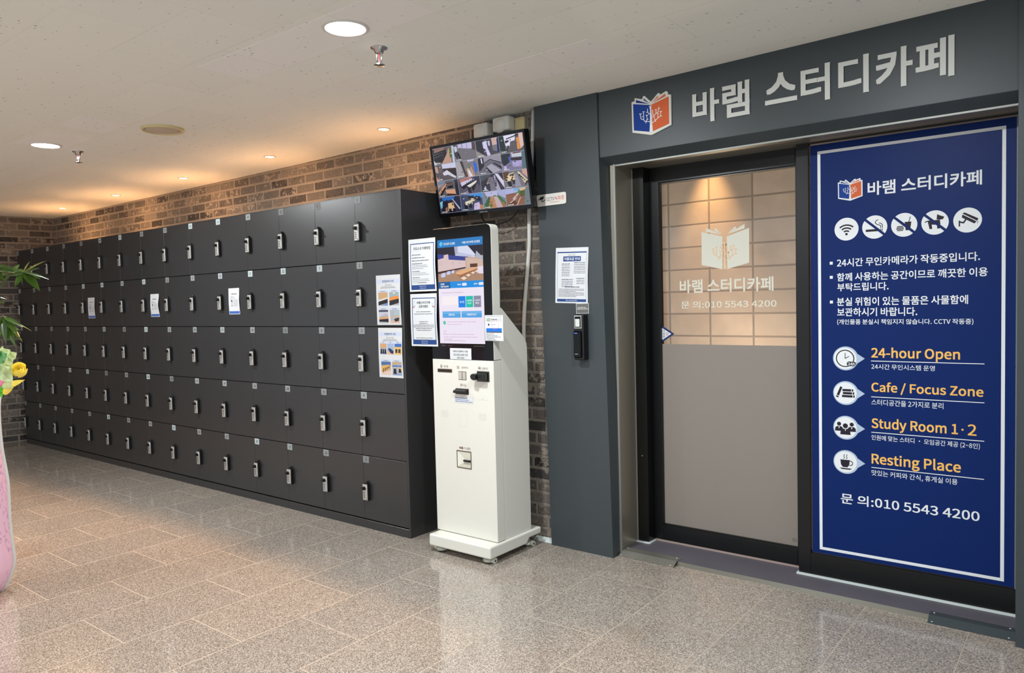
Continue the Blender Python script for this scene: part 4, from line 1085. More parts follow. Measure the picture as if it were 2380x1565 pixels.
b.build('coin_tray', [simple('tray_trim', (104, 88, 70), 0.4, 0.4), simple('tray_inside', (206, 206, 190), 0.4), M['black'], simple('tray_wedge', (226, 226, 212), 0.4)], fpo)
p = Print((0, KY - 0.0003, 0)); BR = S(122, 96, 84)
for tx, cx, cz, hh in (('영수증', 0.338, 0.998, 0.013), ('QR/바코드', 0.474, 0.995, 0.013), ('신용카드', 0.612, 0.996, 0.013), ('현금', 0.470, 0.902, 0.012), ('거스름돈', 0.474, 0.568, 0.014)): p.ctext(tx, cx, cz - hh / 2, cz + hh / 2, BR, 0, 0.004, 0.86)
p.rect(0.298, 0.310, 0.991, 1.006, BR, 0)
for i in range(3): p.rect(0.300, 0.308, 0.9945 + i * 0.004, 0.9958 + i * 0.004, S(230, 228, 218), 1)
p.frame(0.418, 0.433, 0.988, 1.003, 0.0016, BR, 0); p.frame(0.422, 0.429, 0.992, 0.999, 0.0014, BR, 0); p.rect(0.566, 0.583, 0.992, 1.003, BR, 0); p.rect(0.566, 0.583, 0.997, 0.9995, S(230, 228, 218), 1)
p.frame(0.438, 0.450, 0.897, 0.907, 0.0016, BR, 0); p.frame(0.442, 0.455, 0.900, 0.910, 0.0016, BR, 0); p.disc(0.424, 0.568, 0.006, BR, 0, 16); p.rect(0.432, 0.446, 0.562, 0.574, BR, 0)
for cx, cz in ((0.3200, 0.743), (0.586, 0.7435)):
    for i in range(6):
        for j in range(5): p.disc(cx - 0.0225 + i * 0.009, cz - 0.015 + j * 0.0075, 0.0014, S(150, 140, 128), 0, 8)
p.frame(0.427, 0.482, 0.683, 0.776, 0.001, S(206, 204, 192), 0)
p.line([(0.562, 0.833), (0.585, 0.832), (0.590, 0.838), (0.594, 0.844), (0.592, 0.834), (0.628, 0.830)], 0.0016, S(196, 194, 182), 0)
p.build('panel_print', M['print'], fpo)
for (cx, cy) in ((0.300, -0.040), (0.630, -0.040), (0.630, 0.290), (0.300, 0.290)):
    zt = 0.036 if cy < 0 else 0.063
    b = MB().lathe([(0.0, 0.006), (0.030, 0.006), (0.033, 0.009), (0.033, 0.020), (0.010, 0.022), (0.010, zt + 0.002), (0.0, zt + 0.002)], (cx, cy, 0), 24, 0)
    b.lathe([(0.0, 0.0), (0.024, 0.0), (0.024, 0.007), (0.0, 0.007)], (cx, cy, 0), 20, 1)
    sx = -1 if cx < 0.45 else 1
    wx = cx + sx * 0.036
    b.cyl((wx - 0.007, cy - 0.004, 0.0155), (wx + 0.007, cy - 0.004, 0.0155), 0.0155, 0.0155, 20, 0); b.cyl((wx - 0.009, cy - 0.004, 0.0155), (wx + 0.009, cy - 0.004, 0.0155), 0.005, 0.005, 12, 1)
    b.build('caster', [M['wheel'], M['black']], k)
# papers on the kiosk
sheet('instruction_sheet', 'white kiosk instruction sheet with navy border, upper of two hanging off the screen left edge', (0.083, 0.288, 1.4035, 1.690, KY), d_kiosk_howto, curl=0.006, yoff=-0.0022)
sheet('event_sheet', 'white opening event sheet with navy border, lower of two hanging off the screen left edge', (0.085, 0.287, 1.104, 1.391, KY), d_event, curl=0.006, yoff=-0.0022)


def d_rf(p, W, H):
    p.rect(0.006, W - 0.006, H - 0.008, H - 0.004, S(170, 174, 180), 2); p.rect(0.008, W - 0.008, H - 0.033, H - 0.013, S(190, 194, 196), 2); p.rect(0.012, 0.036, H - 0.031, H - 0.015, S(150, 168, 150), 3); p.bars(0.042, 0.08, H - 0.024, 0.004, S(90, 94, 100), 3, 3)
    p.arc(W * .56, H - 0.048, 0.024, 0.0012, 0, 360, S(220, 120, 120), 3); p.disc(0.025, H - 0.048, 0.006, S(84, 78, 120), 3, 16); p.bars(0.042, 0.07, H - 0.050, 0.003, GREY, 6, 3)
    p.rect(0.008, W - 0.008, H - 0.084, H - 0.066, S(36, 108, 196), 2); p.rect(0.008, W - 0.008, H - 0.089, H - 0.084, S(90, 84, 84), 2)
    for i in range(5): p.bars(0.007, 0.007 + (W - 0.014) * (.5, .7, .9, .55, .62)[i], H - 0.097 - i * 0.0076, 0.0034, S(110, 112, 118), i, 2)


sheet('reader_notice', 'small white notice with blue button picture on the right edge of the kiosk screen', (0.6215, 0.740, 1.1395, 1.2695, KY), d_rf, curl=0.002, yoff=-0.0022)


def d_contact(p, W, H):
    p.ctext('이용하시다 불편하신 사항은', W / 2, H - 0.022, H - 0.011, INK, 2, 0.008, 0.80); p.ctext('010-5543-4200 으로', W / 2, H - 0.040, H - 0.029, INK, 2, 0.008, 0.84); p.ctext('연락주세요!', W / 2, H - 0.056, H - 0.046, INK, 2, 0.008)


sheet('contact_note', 'small white contact note below the kiosk screen', (0.3715, 0.5225, 1.0385, 1.0975, KY), d_contact, curl=0.0008, yoff=-0.0012)


def d_cash(p, W, H):
    for i in range(3): p.bars(0.004, W * (.7, .78, .97)[i], H - 0.010 - i * 0.009, 0.004, S(110, 124, 168), i, 2)


sheet('cash_note', 'faint blue printed strip below the kiosk bill slot', (0.396, 0.525, 0.808, 0.842, KY), d_cash, curl=0.0005, yoff=-0.0008)

# ------------------------------------------------------------------ things on the pillar
def d_price(p, W, H):
    p.rect(0.010, W - 0.010, H - 0.028, H - 0.022, NAVY, 2); p.frame(0.012, W - 0.010, 0.010, H - 0.026, 0.0012, NAVY, 2); p.rect(0.012, W - 0.010, 0.008, 0.022, NAVY, 3)
    p.ctext('문의 : 010-5543-4200', W / 2, 0.0115, 0.0185, S(214, 222, 236), 4, 0.01)
    p.ctext('바램 스터디카페', W / 2, H - 0.042, H - 0.036, S(90, 100, 130), 3); p.rect(W * .24, W * .78, H - 0.072, H - 0.046, NAVY, 3); p.ctext('이용요금 안내', W * .51, H - 0.067, H - 0.051, S(232, 236, 244), 4, 0.014)
    for c0, c1, z, n, s in ((.2, .45, .70, 8, 1), (.58, .92, .72, 7, 2), (.2, .55, .42, 5, 3), (.66, .9, .44, 4, 4)):
        for i in range(n): p.bars(c0 * W, c1 * W, z * H - i * 0.0088, 0.0042 if i == 0 else 0.0032, S(100, 104, 120), s * 20 + i, 3)
    p.bars(.3 * W, .75 * W, 0.083, 0.0045, S(90, 94, 110), 77, 3)
    for i in range(7): p.bars(0.02, W - 0.022 - (0.05 if i in (2, 6) else 0), 0.073 - i * 0.0064, 0.003, S(120, 122, 130), 90 + i, 3)


o = sheet('price_list', 'white price list sheet with navy heading taped to the grey pillar', (-0.102, 0.102, -0.146, 0.146, 0), d_price, curl=0.004)
o.location = (0.905, PF - 0.001, 1.4655)
o.rotation_euler = (0, math.radians(2.2), 0)
for q in (o,): q.data.transform(Matrix.Translation(Vector((-0.102, 0, -0.146))))
cs = thing('cctv_sign', 'small white surveillance camera sign plate on the upper left edge of the pillar', 'sign', (0.788, PF, 1.875))
b = MB().prism([(0.700, 1.843), (0.876, 1.843), (0.883, 1.850), (0.883, 1.898), (0.876, 1.905), (0.700, 1.905), (0.693, 1.898), (0.693, 1.850)], 'y', PF - 0.007, PF - 0.0005, 0, 0.0012, 1)
b.build('plate', M['white'], cs)
p = Print((0, PF - 0.0073, 0))
p.poly([(0.7115, 1.876), (0.715, 1.891), (0.742, 1.896), (0.739, 1.880)], INK, 0); p.poly([(0.704, 1.877), (0.706, 1.885), (0.7105, 1.886), (0.709, 1.877)], INK, 0); p.line([(0.727, 1.877), (0.731, 1.866), (0.747, 1.874)], 0.0045, INK, 0); p.rect(0.7485, 0.7505, 1.853, 1.896, S(110, 110, 112), 0)
p.text('CCTV', 0.760, 0.810, 1.8665, 1.8855, INK, 0, 0.0); p.text('녹화중', 0.812, 0.872, 1.866, 1.889, S(206, 60, 56), 0, 0.0); p.bars(0.784, 0.842, 1.857, 0.003, S(200, 120, 116), 3, 0)
p.build('sign_print', M['print'], cs)
dl = thing('door_lock', 'black keypad lock with handle cover and blue light on the pillar right side', 'lock', (0.972, PF, 1.14))
b = MB().box(0.941, 1.000, PF - 0.046, PF - 0.0005, 1.024, 1.262, 0, 0.006, 3)
b.build('housing', M['black'], dl)
b = MB().box(0.945, 0.990, PF - 0.062, PF - 0.044, 1.036, 1.176, 0, 0.008, 3); b.build('slide_cover', M['gloss'], dl)
b = MB().box(0.955, 0.972, PF - 0.0632, PF - 0.060, 1.1635, 1.1665); tag(b.build('status_light', M['blue_led'], dl), 'blue light')
b = MB().box(0.956, 0.976, PF - 0.0628, PF - 0.060, 1.0555, 1.0585); b.build('maker_mark', M['chrome'], dl)
b = MB().box(0.945, 0.990, PF - 0.0485, PF - 0.044, 1.188, 1.256, 0, 0.001, 1); b.box(0.950, 0.986, PF - 0.0495, PF - 0.048, 1.194, 1.250, 1, 0.0005, 1); b.box(0.9535, 0.980, PF - 0.0502, PF - 0.049, 1.198, 1.238, 2); b.box(0.948, 0.968, PF - 0.0502, PF - 0.049, 1.2515, 1.2550, 2)
tag(b.build('touch_plate', [simple('silver_rim', (190, 190, 188), 0.3, 0.6), M['gloss'], simple('pale_window', (206, 210, 204), 0.25)], dl), 'silver framed pale window')


def d_tag(p, W, H):
    p.rect(0.002, W - 0.002, 0.002, H - 0.002, S(108, 108, 106), 1); p.bars(0.010, W - 0.014, H * .56, 0.0038, S(210, 210, 208), 1, 2); p.bars(0.006, W - 0.005, H * .42, 0.0038, S(210, 210, 208), 2, 2)


sheet('grey_tag', 'small grey tag with white rim just above the black keypad lock', (0.931, 1.010, 1.2645, 1.318, PF), d_tag, curl=0.0, yoff=-0.004, cat='tag')

# ------------------------------------------------------------------ monitor on the wall
TC = Vector((0.407, 0.220, 2.027)); TW, TH = 0.700, 0.406
yaw, tilt, roll = -0.041, 0.182, -0.019
tr_ = Vector((math.cos(yaw), math.sin(yaw), 0)); tn = Vector((math.sin(yaw), -math.cos(yaw), 0)); tu = Vector((0, 0, 1)) * math.cos(tilt) + tn * math.sin(tilt)
TU = tr_ * math.cos(roll) + tu * math.sin(roll); TV = -tr_ * math.sin(roll) + tu * math.cos(roll); TN = TU.cross(TV)
tm = Matrix((TU, -TN, TV)).transposed()


def tvbox(b, x0, x1, y0, y1, z0, z1, m=0, bev=0.0):
    q = MB().box(x0, x1, y0, y1, z0, z1, 0, bev); b.add([TC + tm @ v for v in q.v], q.f, m)


mo = thing('monitor', 'black wall monitor showing sixteen camera pictures, tilted down above the kiosk', 'monitor', tuple(TC))
b = MB(); hw, hh = TW / 2, TH / 2
tvbox(b, -hw, hw, 0.004, 0.040, -hh, hh, 0, 0.004); tvbox(b, -hw, hw, -0.002, 0.006, hh - 0.014, hh, 0, 0.001); tvbox(b, -hw, hw, -0.002, 0.006, -hh, -hh + 0.022, 0, 0.001); tvbox(b, -hw, -hw + 0.013, -0.002, 0.006, -hh + 0.02, hh - 0.012, 0, 0.001); tvbox(b, hw - 0.013, hw, -0.002, 0.006, -hh + 0.02, hh - 0.012, 0, 0.001)
tvbox(b, -0.20, 0.20, 0.038, 0.066, -0.16, 0.10, 0, 0.01)
b.build('casing', M['gloss'], mo)
b = MB(); tvbox(b, -0.05, 0.05, 0.060, 0.085, -0.07, 0.07, 0, 0.003)
b.box(0.385, 0.425, 0.285, BY - 0.004, 2.00, 2.06, 0, 0.003, 1); b.box(0.33, 0.48, BY - 0.012, BY - 0.0005, 1.92, 2.12, 0, 0.002, 1)
b.build('wall_bracket', M['black'], mo)
p = Print(TC + TN * -0.0036 + TN * 0.0, TU, TV, step=0.0001)
sx0, sx1, sz0, sz1 = -hw + 0.014, hw - 0.014, -hh + 0.023, hh - 0.015
p.rect(sx0, sx1, sz0, sz1, S(168, 170, 190), 0)
cwid = (sx1 - sx0) / 4; chei = (sz1 - sz0) / 4
CELLS = [
    ((104, 96, 100), [((44, 42, 48), [(0, .95), (.62, 1), (.66, .62), (.42, .08), (.04, .2)]), ((146, 110, 100), [(.05, .98), (.6, 1), (.6, .86), (.1, .74)]), ((190, 150, 130), [(.36, 0), (.66, .55), (.78, .95), (.86, .3), (.84, 0)]), ((92, 112, 52), [(.79, .3), (.80, .9), (.90, .9), (.90, .3)]), ((196, 200, 226), [(.90, 0), (.92, 1), (1, 1), (1, 0)]), ((205, 205, 220), [(0, 0), (0, .28), (.12, .06), (.1, 0)])]),
    ((116, 112, 120), [((196, 192, 230), [(.2, 1), (.86, 1), (.82, .62), (.22, .78)]), ((90, 70, 70), [(.84, 1), (.98, 1), (.98, .5), (.84, .55)]), ((60, 62, 66), [(0, 1), (.14, 1), (.2, .3), (.12, .1), (0, .4)]), ((200, 206, 214), [(.0, .9), (.14, .92), (.16, .62), (.05, .55)]), ((30, 28, 34), [(.16, .5), (.22, .5), (.30, .06), (.22, .06)]), ((150, 150, 160), [(.36, 1), (.42, 1), (.42, .72), (.38, .74)]), ((150, 150, 170), [(.60, 1), (.63, 1), (.63, .66), (.60, .68)])]),
    ((76, 72, 84), [((52, 52, 60), [(0, 1), (.32, 1), (.32, .1), (0, .5)]), ((212, 208, 244), [(.30, .86), (.48, .92), (.50, .5), (.60, .06), (.46, .02), (.40, .45), (.32, .5)]), ((150, 140, 140), [(0, .42), (.40, .02), (1, .1), (1, 0), (0, 0)]), ((196, 200, 220), [(.54, .86), (.62, .88), (.62, .6), (.55, .6)]), ((206, 176, 166), [(.70, 1), (.94, 1), (.92, .6), (.72, .6)]), ((120, 116, 130), [(.70, .6), (.92, .6), (.9, .2), (.72, .3)]), ((36, 46, 96), [(.92, .9), (1, .95), (1, .1), (.92, .15)])]),
    ((96, 92, 98), [((44, 56, 54), [(0, 1), (.2, 1), (.24, .1), (0, .2)]), ((226, 224, 244), [(.2, 1), (.68, 1), (.66, .66), (.46, .6), (.42, .36), (.26, .4), (.22, .7)]), ((40, 38, 46), [(.24, .70), (.40, .72), (.40, .62), (.26, .55)]), ((26, 26, 30), [(.30, .82), (.86, .98), (.86, .92), (.30, .76)]), ((236, 150, 70), [(.72, .78), (.82, .78), (.82, .12), (.72, .12)]), ((222, 190, 180), [(.82, 1), (1, 1), (1, .3), (.84, .12)]), ((70, 66, 70), [(.22, .38), (.40, .42), (.30, .02), (.2, .02)])]),
    ((92, 84, 90), [((206, 206, 232), [(.34, 1), (1, 1), (1, .68), (.36, .74)]), ((56, 42, 42), [(.34, .74), (1, .66), (1, .2), (.6, .40)]), ((214, 212, 226), [(.34, .46), (.56, .62), (.98, .1), (.90, .06), (.60, .32), (.40, .30)]), ((190, 160, 150), [(0, .95), (.12, .9), (.16, .5), (.02, .55)]), ((206, 130, 100), [(0, .32), (.10, .1), (.16, 0), (0, 0)]), ((120, 96, 92), [(.18, .95), (.3, .9), (.3, .5), (.2, .55)])]),
    ((128, 124, 126), [((168, 164, 170), [(0, 1), (.2, 1), (.36, .1), (0, 0)]), ((70, 60, 62), [(.2, 1), (.32, 1), (.44, .1), (.36, .06)]), ((196, 190, 214), [(.54, 1), (.86, 1), (.82, .9), (.56, .9)]), ((52, 104, 220), [(.80, .92), (.94, .72), (.96, .34), (.84, .1)]), ((212, 170, 140), [(.48, .5), (.58, .52), (.62, 0), (.50, 0)]), ((220, 218, 238), [(.52, .4), (.60, .42), (.72, 0), (.58, 0)]), ((196, 150, 120), [(.62, .6), (.70, .58), (.82, 0), (.72, 0)]), ((96, 70, 64), [(.38, .16), (.5, .2), (.5, 0), (.38, 0)])]),
    ((112, 108, 122), [((50, 46, 54), [(0, 1), (.24, 1), (.26, .5), (.1, .3), (0, .2)]), ((220, 220, 240), [(.13, .96), (.18, .96), (.20, .66), (.15, .66)]), ((150, 146, 162), [(.26, 1), (1, 1), (1, .6), (.54, .84), (.28, .66)]), ((34, 32, 40), [(.28, .68), (.54, .86), (1, .54), (1, .50), (.54, .82), (.28, .63)]), ((168, 164, 180), [(.36, .44), (.58, .56), (.98, .1), (.62, .0)]), ((40, 36, 44), [(.36, .40), (.60, .0), (.50, 0), (.32, .34)]), ((40, 36, 44), [(.62, .56), (.70, .54), (1, .16), (1, .3), (.72, .6)])]),
    ((128, 122, 150), [((48, 52, 60), [(0, 1), (.4, 1), (.36, .5), (.1, .3), (0, .5)]), ((200, 206, 216), [(.44, 1), (.86, 1), (.86, .72), (.46, .76)]), ((96, 40, 44), [(.5, 1), (.84, 1), (.84, .94), (.5, .94)]), ((54, 46, 52), [(.38, .72), (.84, .68), (.84, .5), (.40, .58)]), ((72, 100, 214), [(.30, .8), (.36, .8), (.38, .5), (.34, .5)]), ((176, 166, 214), [(.44, .5), (.84, .5), (.80, .16), (.46, .2)]), ((90, 112, 120), [(.86, 1), (1, 1), (1, 0), (.84, 0)]), ((196, 176, 224), [(.06, .06), (.2, .1), (.18, .3), (.08, .3)])]),
    ((96, 96, 106), [((120, 130, 148), [(0, 1), (.4, 1), (.36, .8), (0, .6)]), ((216, 156, 116), [(.02, .3), (.44, .84), (.44, .76), (.06, .14)]), ((40, 32, 36), [(.06, .14), (.44, .76), (.48, .70), (.12, .02)]), ((60, 40, 40), [(.44, .86), (.74, .86), (.74, .78), (.44, .78)]), ((30, 28, 34), [(.48, .64), (.74, .66), (.74, .52), (.46, .5)]), ((214, 160, 130), [(.36, .44), (.82, .42), (.84, .1), (.40, .2)]), ((60, 38, 40), [(.40, .2), (.84, .1), (.84, .02), (.44, .08)]), ((48, 48, 58), [(.84, 1), (1, 1), (1, 0), (.86, 0)])]),
    ((88, 84, 100), [((184, 120, 110), [(.06, .95), (.6, 1), (.6, .84), (.1, .74)]), ((206, 200, 226), [(.1, .74), (.66, .92), (.66, .80), (.14, .50)]), ((60, 60, 78), [(.70, 1), (1, 1), (1, .3), (.86, .6)]), ((30, 28, 34), [(.12, .5), (.80, .78), (.80, .70), (.2, .30)]), ((226, 222, 220), [(.38, .50), (.84, .76), (.84, .66), (.54, .34)]), ((40, 28, 34), [(.38, .5), (.54, .34), (.56, .02), (.42, .1)]), ((30, 26, 34), [(.58, .36), (.84, .64), (.80, .48), (.64, .1)]), ((140, 132, 160), [(.2, .1), (.4, .2), (.42, 0), (.22, 0)])]),
    ((56, 54, 68), [((80, 84, 96), [(0, 1), (.5, 1), (.46, .9), (0, .6)]), ((214, 208, 232), [(.66, .98), (.8, .96), (1, .5), (1, .1), (.82, .56)]), ((122, 116, 130), [(.40, .8), (.56, .82), (.66, 0), (.40, 0)]), ((170, 162, 190), [(.60, .88), (.66, .9), (.84, 0), (.66, 0)]), ((36, 34, 44), [(.74, .6), (.80, .62), (.84, .44), (.76, .42)]), ((170, 150, 130), [(.22, .5), (.40, .86), (.44, .82), (.30, .40)]), ((200, 196, 224), [(.10, .34), (.2, .36), (.24, .04), (.14, .12)])]),
    ((120, 116, 128), [((96, 70, 50), [(0, 1), (.26, 1), (.10, .5), (0, .6)]), ((230, 206, 166), [(.20, .84), (.46, .90), (.48, .48), (.06, .42)]), ((40, 36, 42), [(.12, .4), (.30, .42), (.32, .1), (.2, .1)]), ((44, 40, 46), [(.34, .46), (.48, .48), (.48, .24), (.38, .22)]), ((150, 148, 164), [(.50, .8), (.58, .8), (.70, .04), (.44, .06)]), ((226, 208, 170), [(.60, .9), (.66, .92), (.98, .36), (.86, .2)]), ((60, 48, 50), [(.86, .2), (.98, .36), (1, .26), (.86, .06)]), ((206, 160, 150), [(.8, 1), (1, 1), (1, .5), (.8, .8)]), ((50, 58, 58), [(.26, .80), (.44, .84), (.44, .76), (.28, .70)])]),
    ((48, 50, 74), [((50, 110, 190), [(.1, 1), (.74, 1), (.70, .82), (.2, .76)]), ((110, 190, 220), [(.0, .7), (.14, .8), (.16, .4), (.02, .3)]), ((224, 186, 140), [(.40, .6), (.66, .62), (.70, .1), (.36, .12)]), ((34, 34, 48), [(.14, .7), (.38, .8), (.36, .4), (.2, .08), (.06, .1)]), ((30, 28, 36), [(.40, .26), (.52, .26), (.54, .02), (.40, .02)]), ((30, 28, 36), [(.58, .24), (.70, .26), (.72, .02), (.60, .02)]), ((190, 190, 206), [(.60, .86), (.64, .86), (.96, .2), (.90, .16)]), ((150, 110, 90), [(.24, .3), (.34, .4), (.34, .02), (.24, .02)])]),
    ((70, 76, 104), [((64, 144, 220), [(.3, 1), (1, 1), (1, .7), (.7, .8)]), ((34, 30, 44), [(.34, .86), (.62, .90), (.60, .70), (.38, .72)]), ((36, 34, 50), [(.70, .86), (.9, .8), (.92, .5), (.72, .6)]), ((226, 200, 150), [(.48, .74), (.66, .72), (.64, .56), (.50, .52)]), ((222, 212, 190), [(.20, .56), (.50, .64), (.54, .40), (.2, .3)]), ((30, 28, 40), [(.14, .34), (.28, .36), (.30, .06), (.16, .06)]), ((30, 28, 40), [(.34, .40), (.48, .44), (.50, .16), (.38, .14)]), ((204, 188, 220), [(.62, .4), (.84, .46), (.90, .02), (.56, .02)]), ((180, 130, 90), [(.86, .3), (1, .26), (1, .0), (.84, .04)])]),
    ((122, 132, 150), [((188, 186, 222), [(.1, 1), (.7, 1), (.66, .7), (.2, .7)]), ((170, 176, 214), [(.68, 1), (1, 1), (1, .5), (.72, .72)]), ((60, 96, 64), [(.06, .3), (.3, .74), (.36, .5), (.2, .0), (.05, .0)]), ((186, 132, 92), [(.36, .70), (.50, .70), (.58, 0), (.20, 0)]), ((40, 120, 80), [(.48, .76), (.62, .72), (.6, .66), (.48, .7)]), ((196, 172, 176), [(.50, .68), (.66, .66), (.84, 0), (.58, 0)]), ((70, 116, 60), [(.64, .66), (.74, .72), (1, .24), (1, .1), (.8, .34)]), ((160, 110, 70), [(.78, .3), (.9, .3), (.98, 0), (.84, 0)]), ((84, 110, 50), [(.26, .2), (.38, .3), (.4, .1), (.3, .04)])]),
    ((140, 96, 76), [((176, 180, 224), [(0, 1), (.6, 1), (.5, .76), (0, .7)]), ((110, 176, 220), [(.36, 1), (.58, 1), (.56, .86), (.36, .86)]), ((206, 186, 150), [(.6, 1), (.86, 1), (.84, .8), (.6, .84)]), ((84, 92, 46), [(.56, .8), (.82, .86), (.80, .5), (.62, .5)]), ((44, 150, 96), [(.46, .78), (.6, .82), (.6, .72), (.5, .7)]), ((206, 178, 176), [(.26, .4), (.50, .72), (.56, .66), (.32, .34)]), ((100, 60, 46), [(.06, .1), (.3, .36), (.48, .12), (.3, .02)]), ((232, 220, 210), [(.42, .02), (.60, .46), (.62, .46), (.45, .02)]), ((232, 220, 210), [(.14, .2), (.44, .44), (.45, .42), (.16, .17)]), ((112, 124, 128), [(.82, .9), (1, 1), (1, 0), (.74, 0)])]),
]
for i in range(16):
    cx0 = sx0 + (i % 4) * cwid + 0.0012; cz0 = sz1 - (i // 4 + 1) * chei + 0.0012; ww, hh_ = cwid - 0.0024, chei - 0.0024
    bgc, polys = CELLS[i]
    p.rect(cx0, cx0 + ww, cz0, cz0 + hh_, S(*bgc), 1)
    for j, (cc, pts) in enumerate(polys): p.poly([(cx0 + x * ww, cz0 + y * hh_) for x, y in pts], S(*cc), 2 + j)
    r5 = random.Random(i)
    for j in range(9):
        ax, az = r5.uniform(.05, .88), r5.uniform(.15, .88); s_ = r5.uniform(.02, .07); v = r5.choice([34, 48, 190, 140, 90, 70])
        p.poly([(cx0 + ax * ww, cz0 + az * hh_), (cx0 + (ax + s_) * ww, cz0 + (az + s_ * .3) * hh_), (cx0 + (ax + s_ * .9) * ww, cz0 + min(.98, az + s_ * 1.1) * hh_), (cx0 + (ax + s_ * .1) * ww, cz0 + min(.98, az + s_ * .8) * hh_)], S(v, v, min(255, int(v * 1.08) + 4)), 12)
    if i in (0, 8, 9, 10, 11, 12, 13):
        for (ax, az, bx, bz, n_) in {0: ((.08, .78, .5, .86, 6), (.08, .62, .5, .72, 6), (.1, .46, .48, .56, 6)), 8: ((.46, .70, .74, .72, 4),), 9: ((.16, .46, .66, .80, 7), (.46, .30, .84, .60, 6)), 10: ((.14, .30, .40, .80, 7), (.66, .30, .70, .80, 5)), 11: ((.12, .50, .20, .80, 3), (.34, .50, .44, .82, 4), (.68, .70, .92, .30, 5)), 12: ((.16, .40, .34, .78, 4), (.62, .50, .86, .14, 4)), 13: ((.18, .34, .48, .46, 3), (.66, .74, .88, .66, 3))}[i]:
            for j in range(n_):
                t_ = j / (n_ - 1); x_, y_ = ax + (bx - ax) * t_, az + (bz - az) * t_; q_ = (.022 if i == 0 else .05) * (1.1 - .4 * t_)
                p.poly([(cx0 + (x_ - q_ * .7) * ww, cz0 + (y_ - q_) * hh_), (cx0 + (x_ + q_ * .7) * ww, cz0 + (y_ - q_ * .8) * hh_), (cx0 + (x_ + q_ * .6) * ww, cz0 + (y_ + q_) * hh_), (cx0 + (x_ - q_ * .6) * ww, cz0 + (y_ + q_ * .9) * hh_)], S(170, 170, 174) if i == 0 else S(34, 32, 42), 11)
    p.bars(cx0 + ww * .06, cx0 + ww * .30, cz0 + hh_ * .05, 0.005, S(214, 224, 222), i, 13)
tag(p.build('screen', M['screen'], mo), 'lit screen of sixteen camera pictures')
p = Print(TC + TN * 0.0026, TU, TV); p.bars(-0.03, 0.03, -hh + 0.007, 0.006, S(120, 120, 124), 2, 0); p.build('maker_mark', M['print'], mo)
# small wall boxes, cables and conduit
for lb, x0, x1, z0, z1, yy in (('white rounded sensor box left of two above the monitor', 0.262, 0.365, 2.272, 2.352, 0.345), ('white rounded sensor box right of two above the monitor', 0.404, 0.520, 2.284, 2.364, 0.345)):
    sb = thing('sensor_box', lb, 'box', ((x0 + x1) / 2, BY, z0), 'white sensor boxes above the monitor')
    MB().box(x0, x1, yy, BY - 0.001, z0, z1, 0, 0.012, 3).build('box_body', M['white'], sb)
    cx = (x0 + x1) / 2
    MB().lathe([(0.040, 0.0), (0.036, 0.006), (0.022, 0.011), (0.0, 0.013)], (cx, yy + 0.001, z0 + 0.030), 28, 0, True, (0, -1, 0)).build('lens_dome', M['white'], sb)
b = MB().box(0.524, 0.590, BY - 0.018, BY - 0.0005, 2.285, 2.350, 0, 0.003, 1); b.box(0.524, 0.592, BY - 0.022, BY - 0.0005, 2.340, 2.352, 0, 0.003, 1)
tag(b.build('junction_box', M['cream'], None, (0.557, BY, 2.285)), 'small cream junction box beside the right sensor box', 'box')
CD = [(0.657, BY - 0.015, 2.372), (0.652, BY - 0.015, 2.335), (0.640, BY - 0.015, 2.158), (0.625, BY - 0.015, 2.045), (0.609, BY - 0.015, 1.831), (0.605, BY - 0.015, 1.669), (0.595, BY - 0.015, 1.570), (0.559, BY - 0.015, 1.278), (0.550, BY - 0.015, 1.10), (0.545, BY - 0.015, 0.60)]
tag(MB().tube(CD, 0.0115, 10, 0, 6).build('conduit', M['conduit'], None, CD[-1]), 'white cable conduit running down the brick between monitor and pillar', 'conduit')
b = MB().tube([(0.690, BY - 0.006, 2.374), (0.683, BY - 0.01, 2.30), (0.664, BY - 0.012, 2.22), (0.655, BY - 0.012, 2.12), (0.652, BY - 0.012, 2.00)], 0.0045, 8, 0, 6)
tag(b.build('cable', M['black'], None, (0.69, BY, 2.374)), 'black cable from the ceiling corner down behind the monitor', 'cable')
b = MB().tube([(0.30, 0.375, 1.885), (0.31, 0.345, 1.83), (0.36, 0.325, 1.785), (0.44, 0.320, 1.768), (0.53, 0.330, 1.79), (0.575, 0.350, 1.84), (0.58, 0.380, 1.90)], 0.004, 8, 0, 8)
tag(b.build('cable', M['black'], None, (0.4, 0.28, 1.77)), 'black cable looping below the monitor', 'cable')
b = MB().tube([(-0.42, 0.330, 1.989), (-0.25, 0.345, 1.988), (-0.10, 0.350, 1.995), (0.00, 0.345, 1.992), (0.05, 0.352, 1.978), (0.12, 0.372, 1.985), (0.22, 0.396, 1.96)], 0.0045, 8, 0, 8)
tag(b.build('cable', M['black'], None, (-0.3, 0.33, 1.985)), 'black cable running across the locker top to the monitor', 'cable')

# ------------------------------------------------------------------ ceiling fittings
for i, (x, y) in enumerate(LED_POS):
    z = zc(x)
    lb = ('round cool white ceiling lamp above the kiosk, the larger of two in view', 'round cool white ceiling lamp at the far left of the ceiling', 'added cool white ceiling lamp near the door, unseen, brightening the kiosk side')
    u = thing('ceiling_lamp', lb[i] if i < 3 else 'added cool white ceiling lamp behind the viewer, unseen, brightening the room', 'lamp', (x, y, z), 'cool white ceiling lamps')
    MB().lathe([(0.088, 0.001), (0.088, -0.004), (0.078, -0.0075), (0.074, -0.004), (0.074, 0.001)], (x, y, z), 40, 0).build('trim_ring', M['white'], u)
    MB().lathe([(0.0, -0.0035), (0.074, -0.0035)], (x, y, z), 40, 0).build('diffuser', M['led'], u)
    L = light('lamp_light', 'AREA', (x, y, z - 0.009), LED_W, (0.93, 0.97, 1.0), u, shape='DISK', size=0.14)
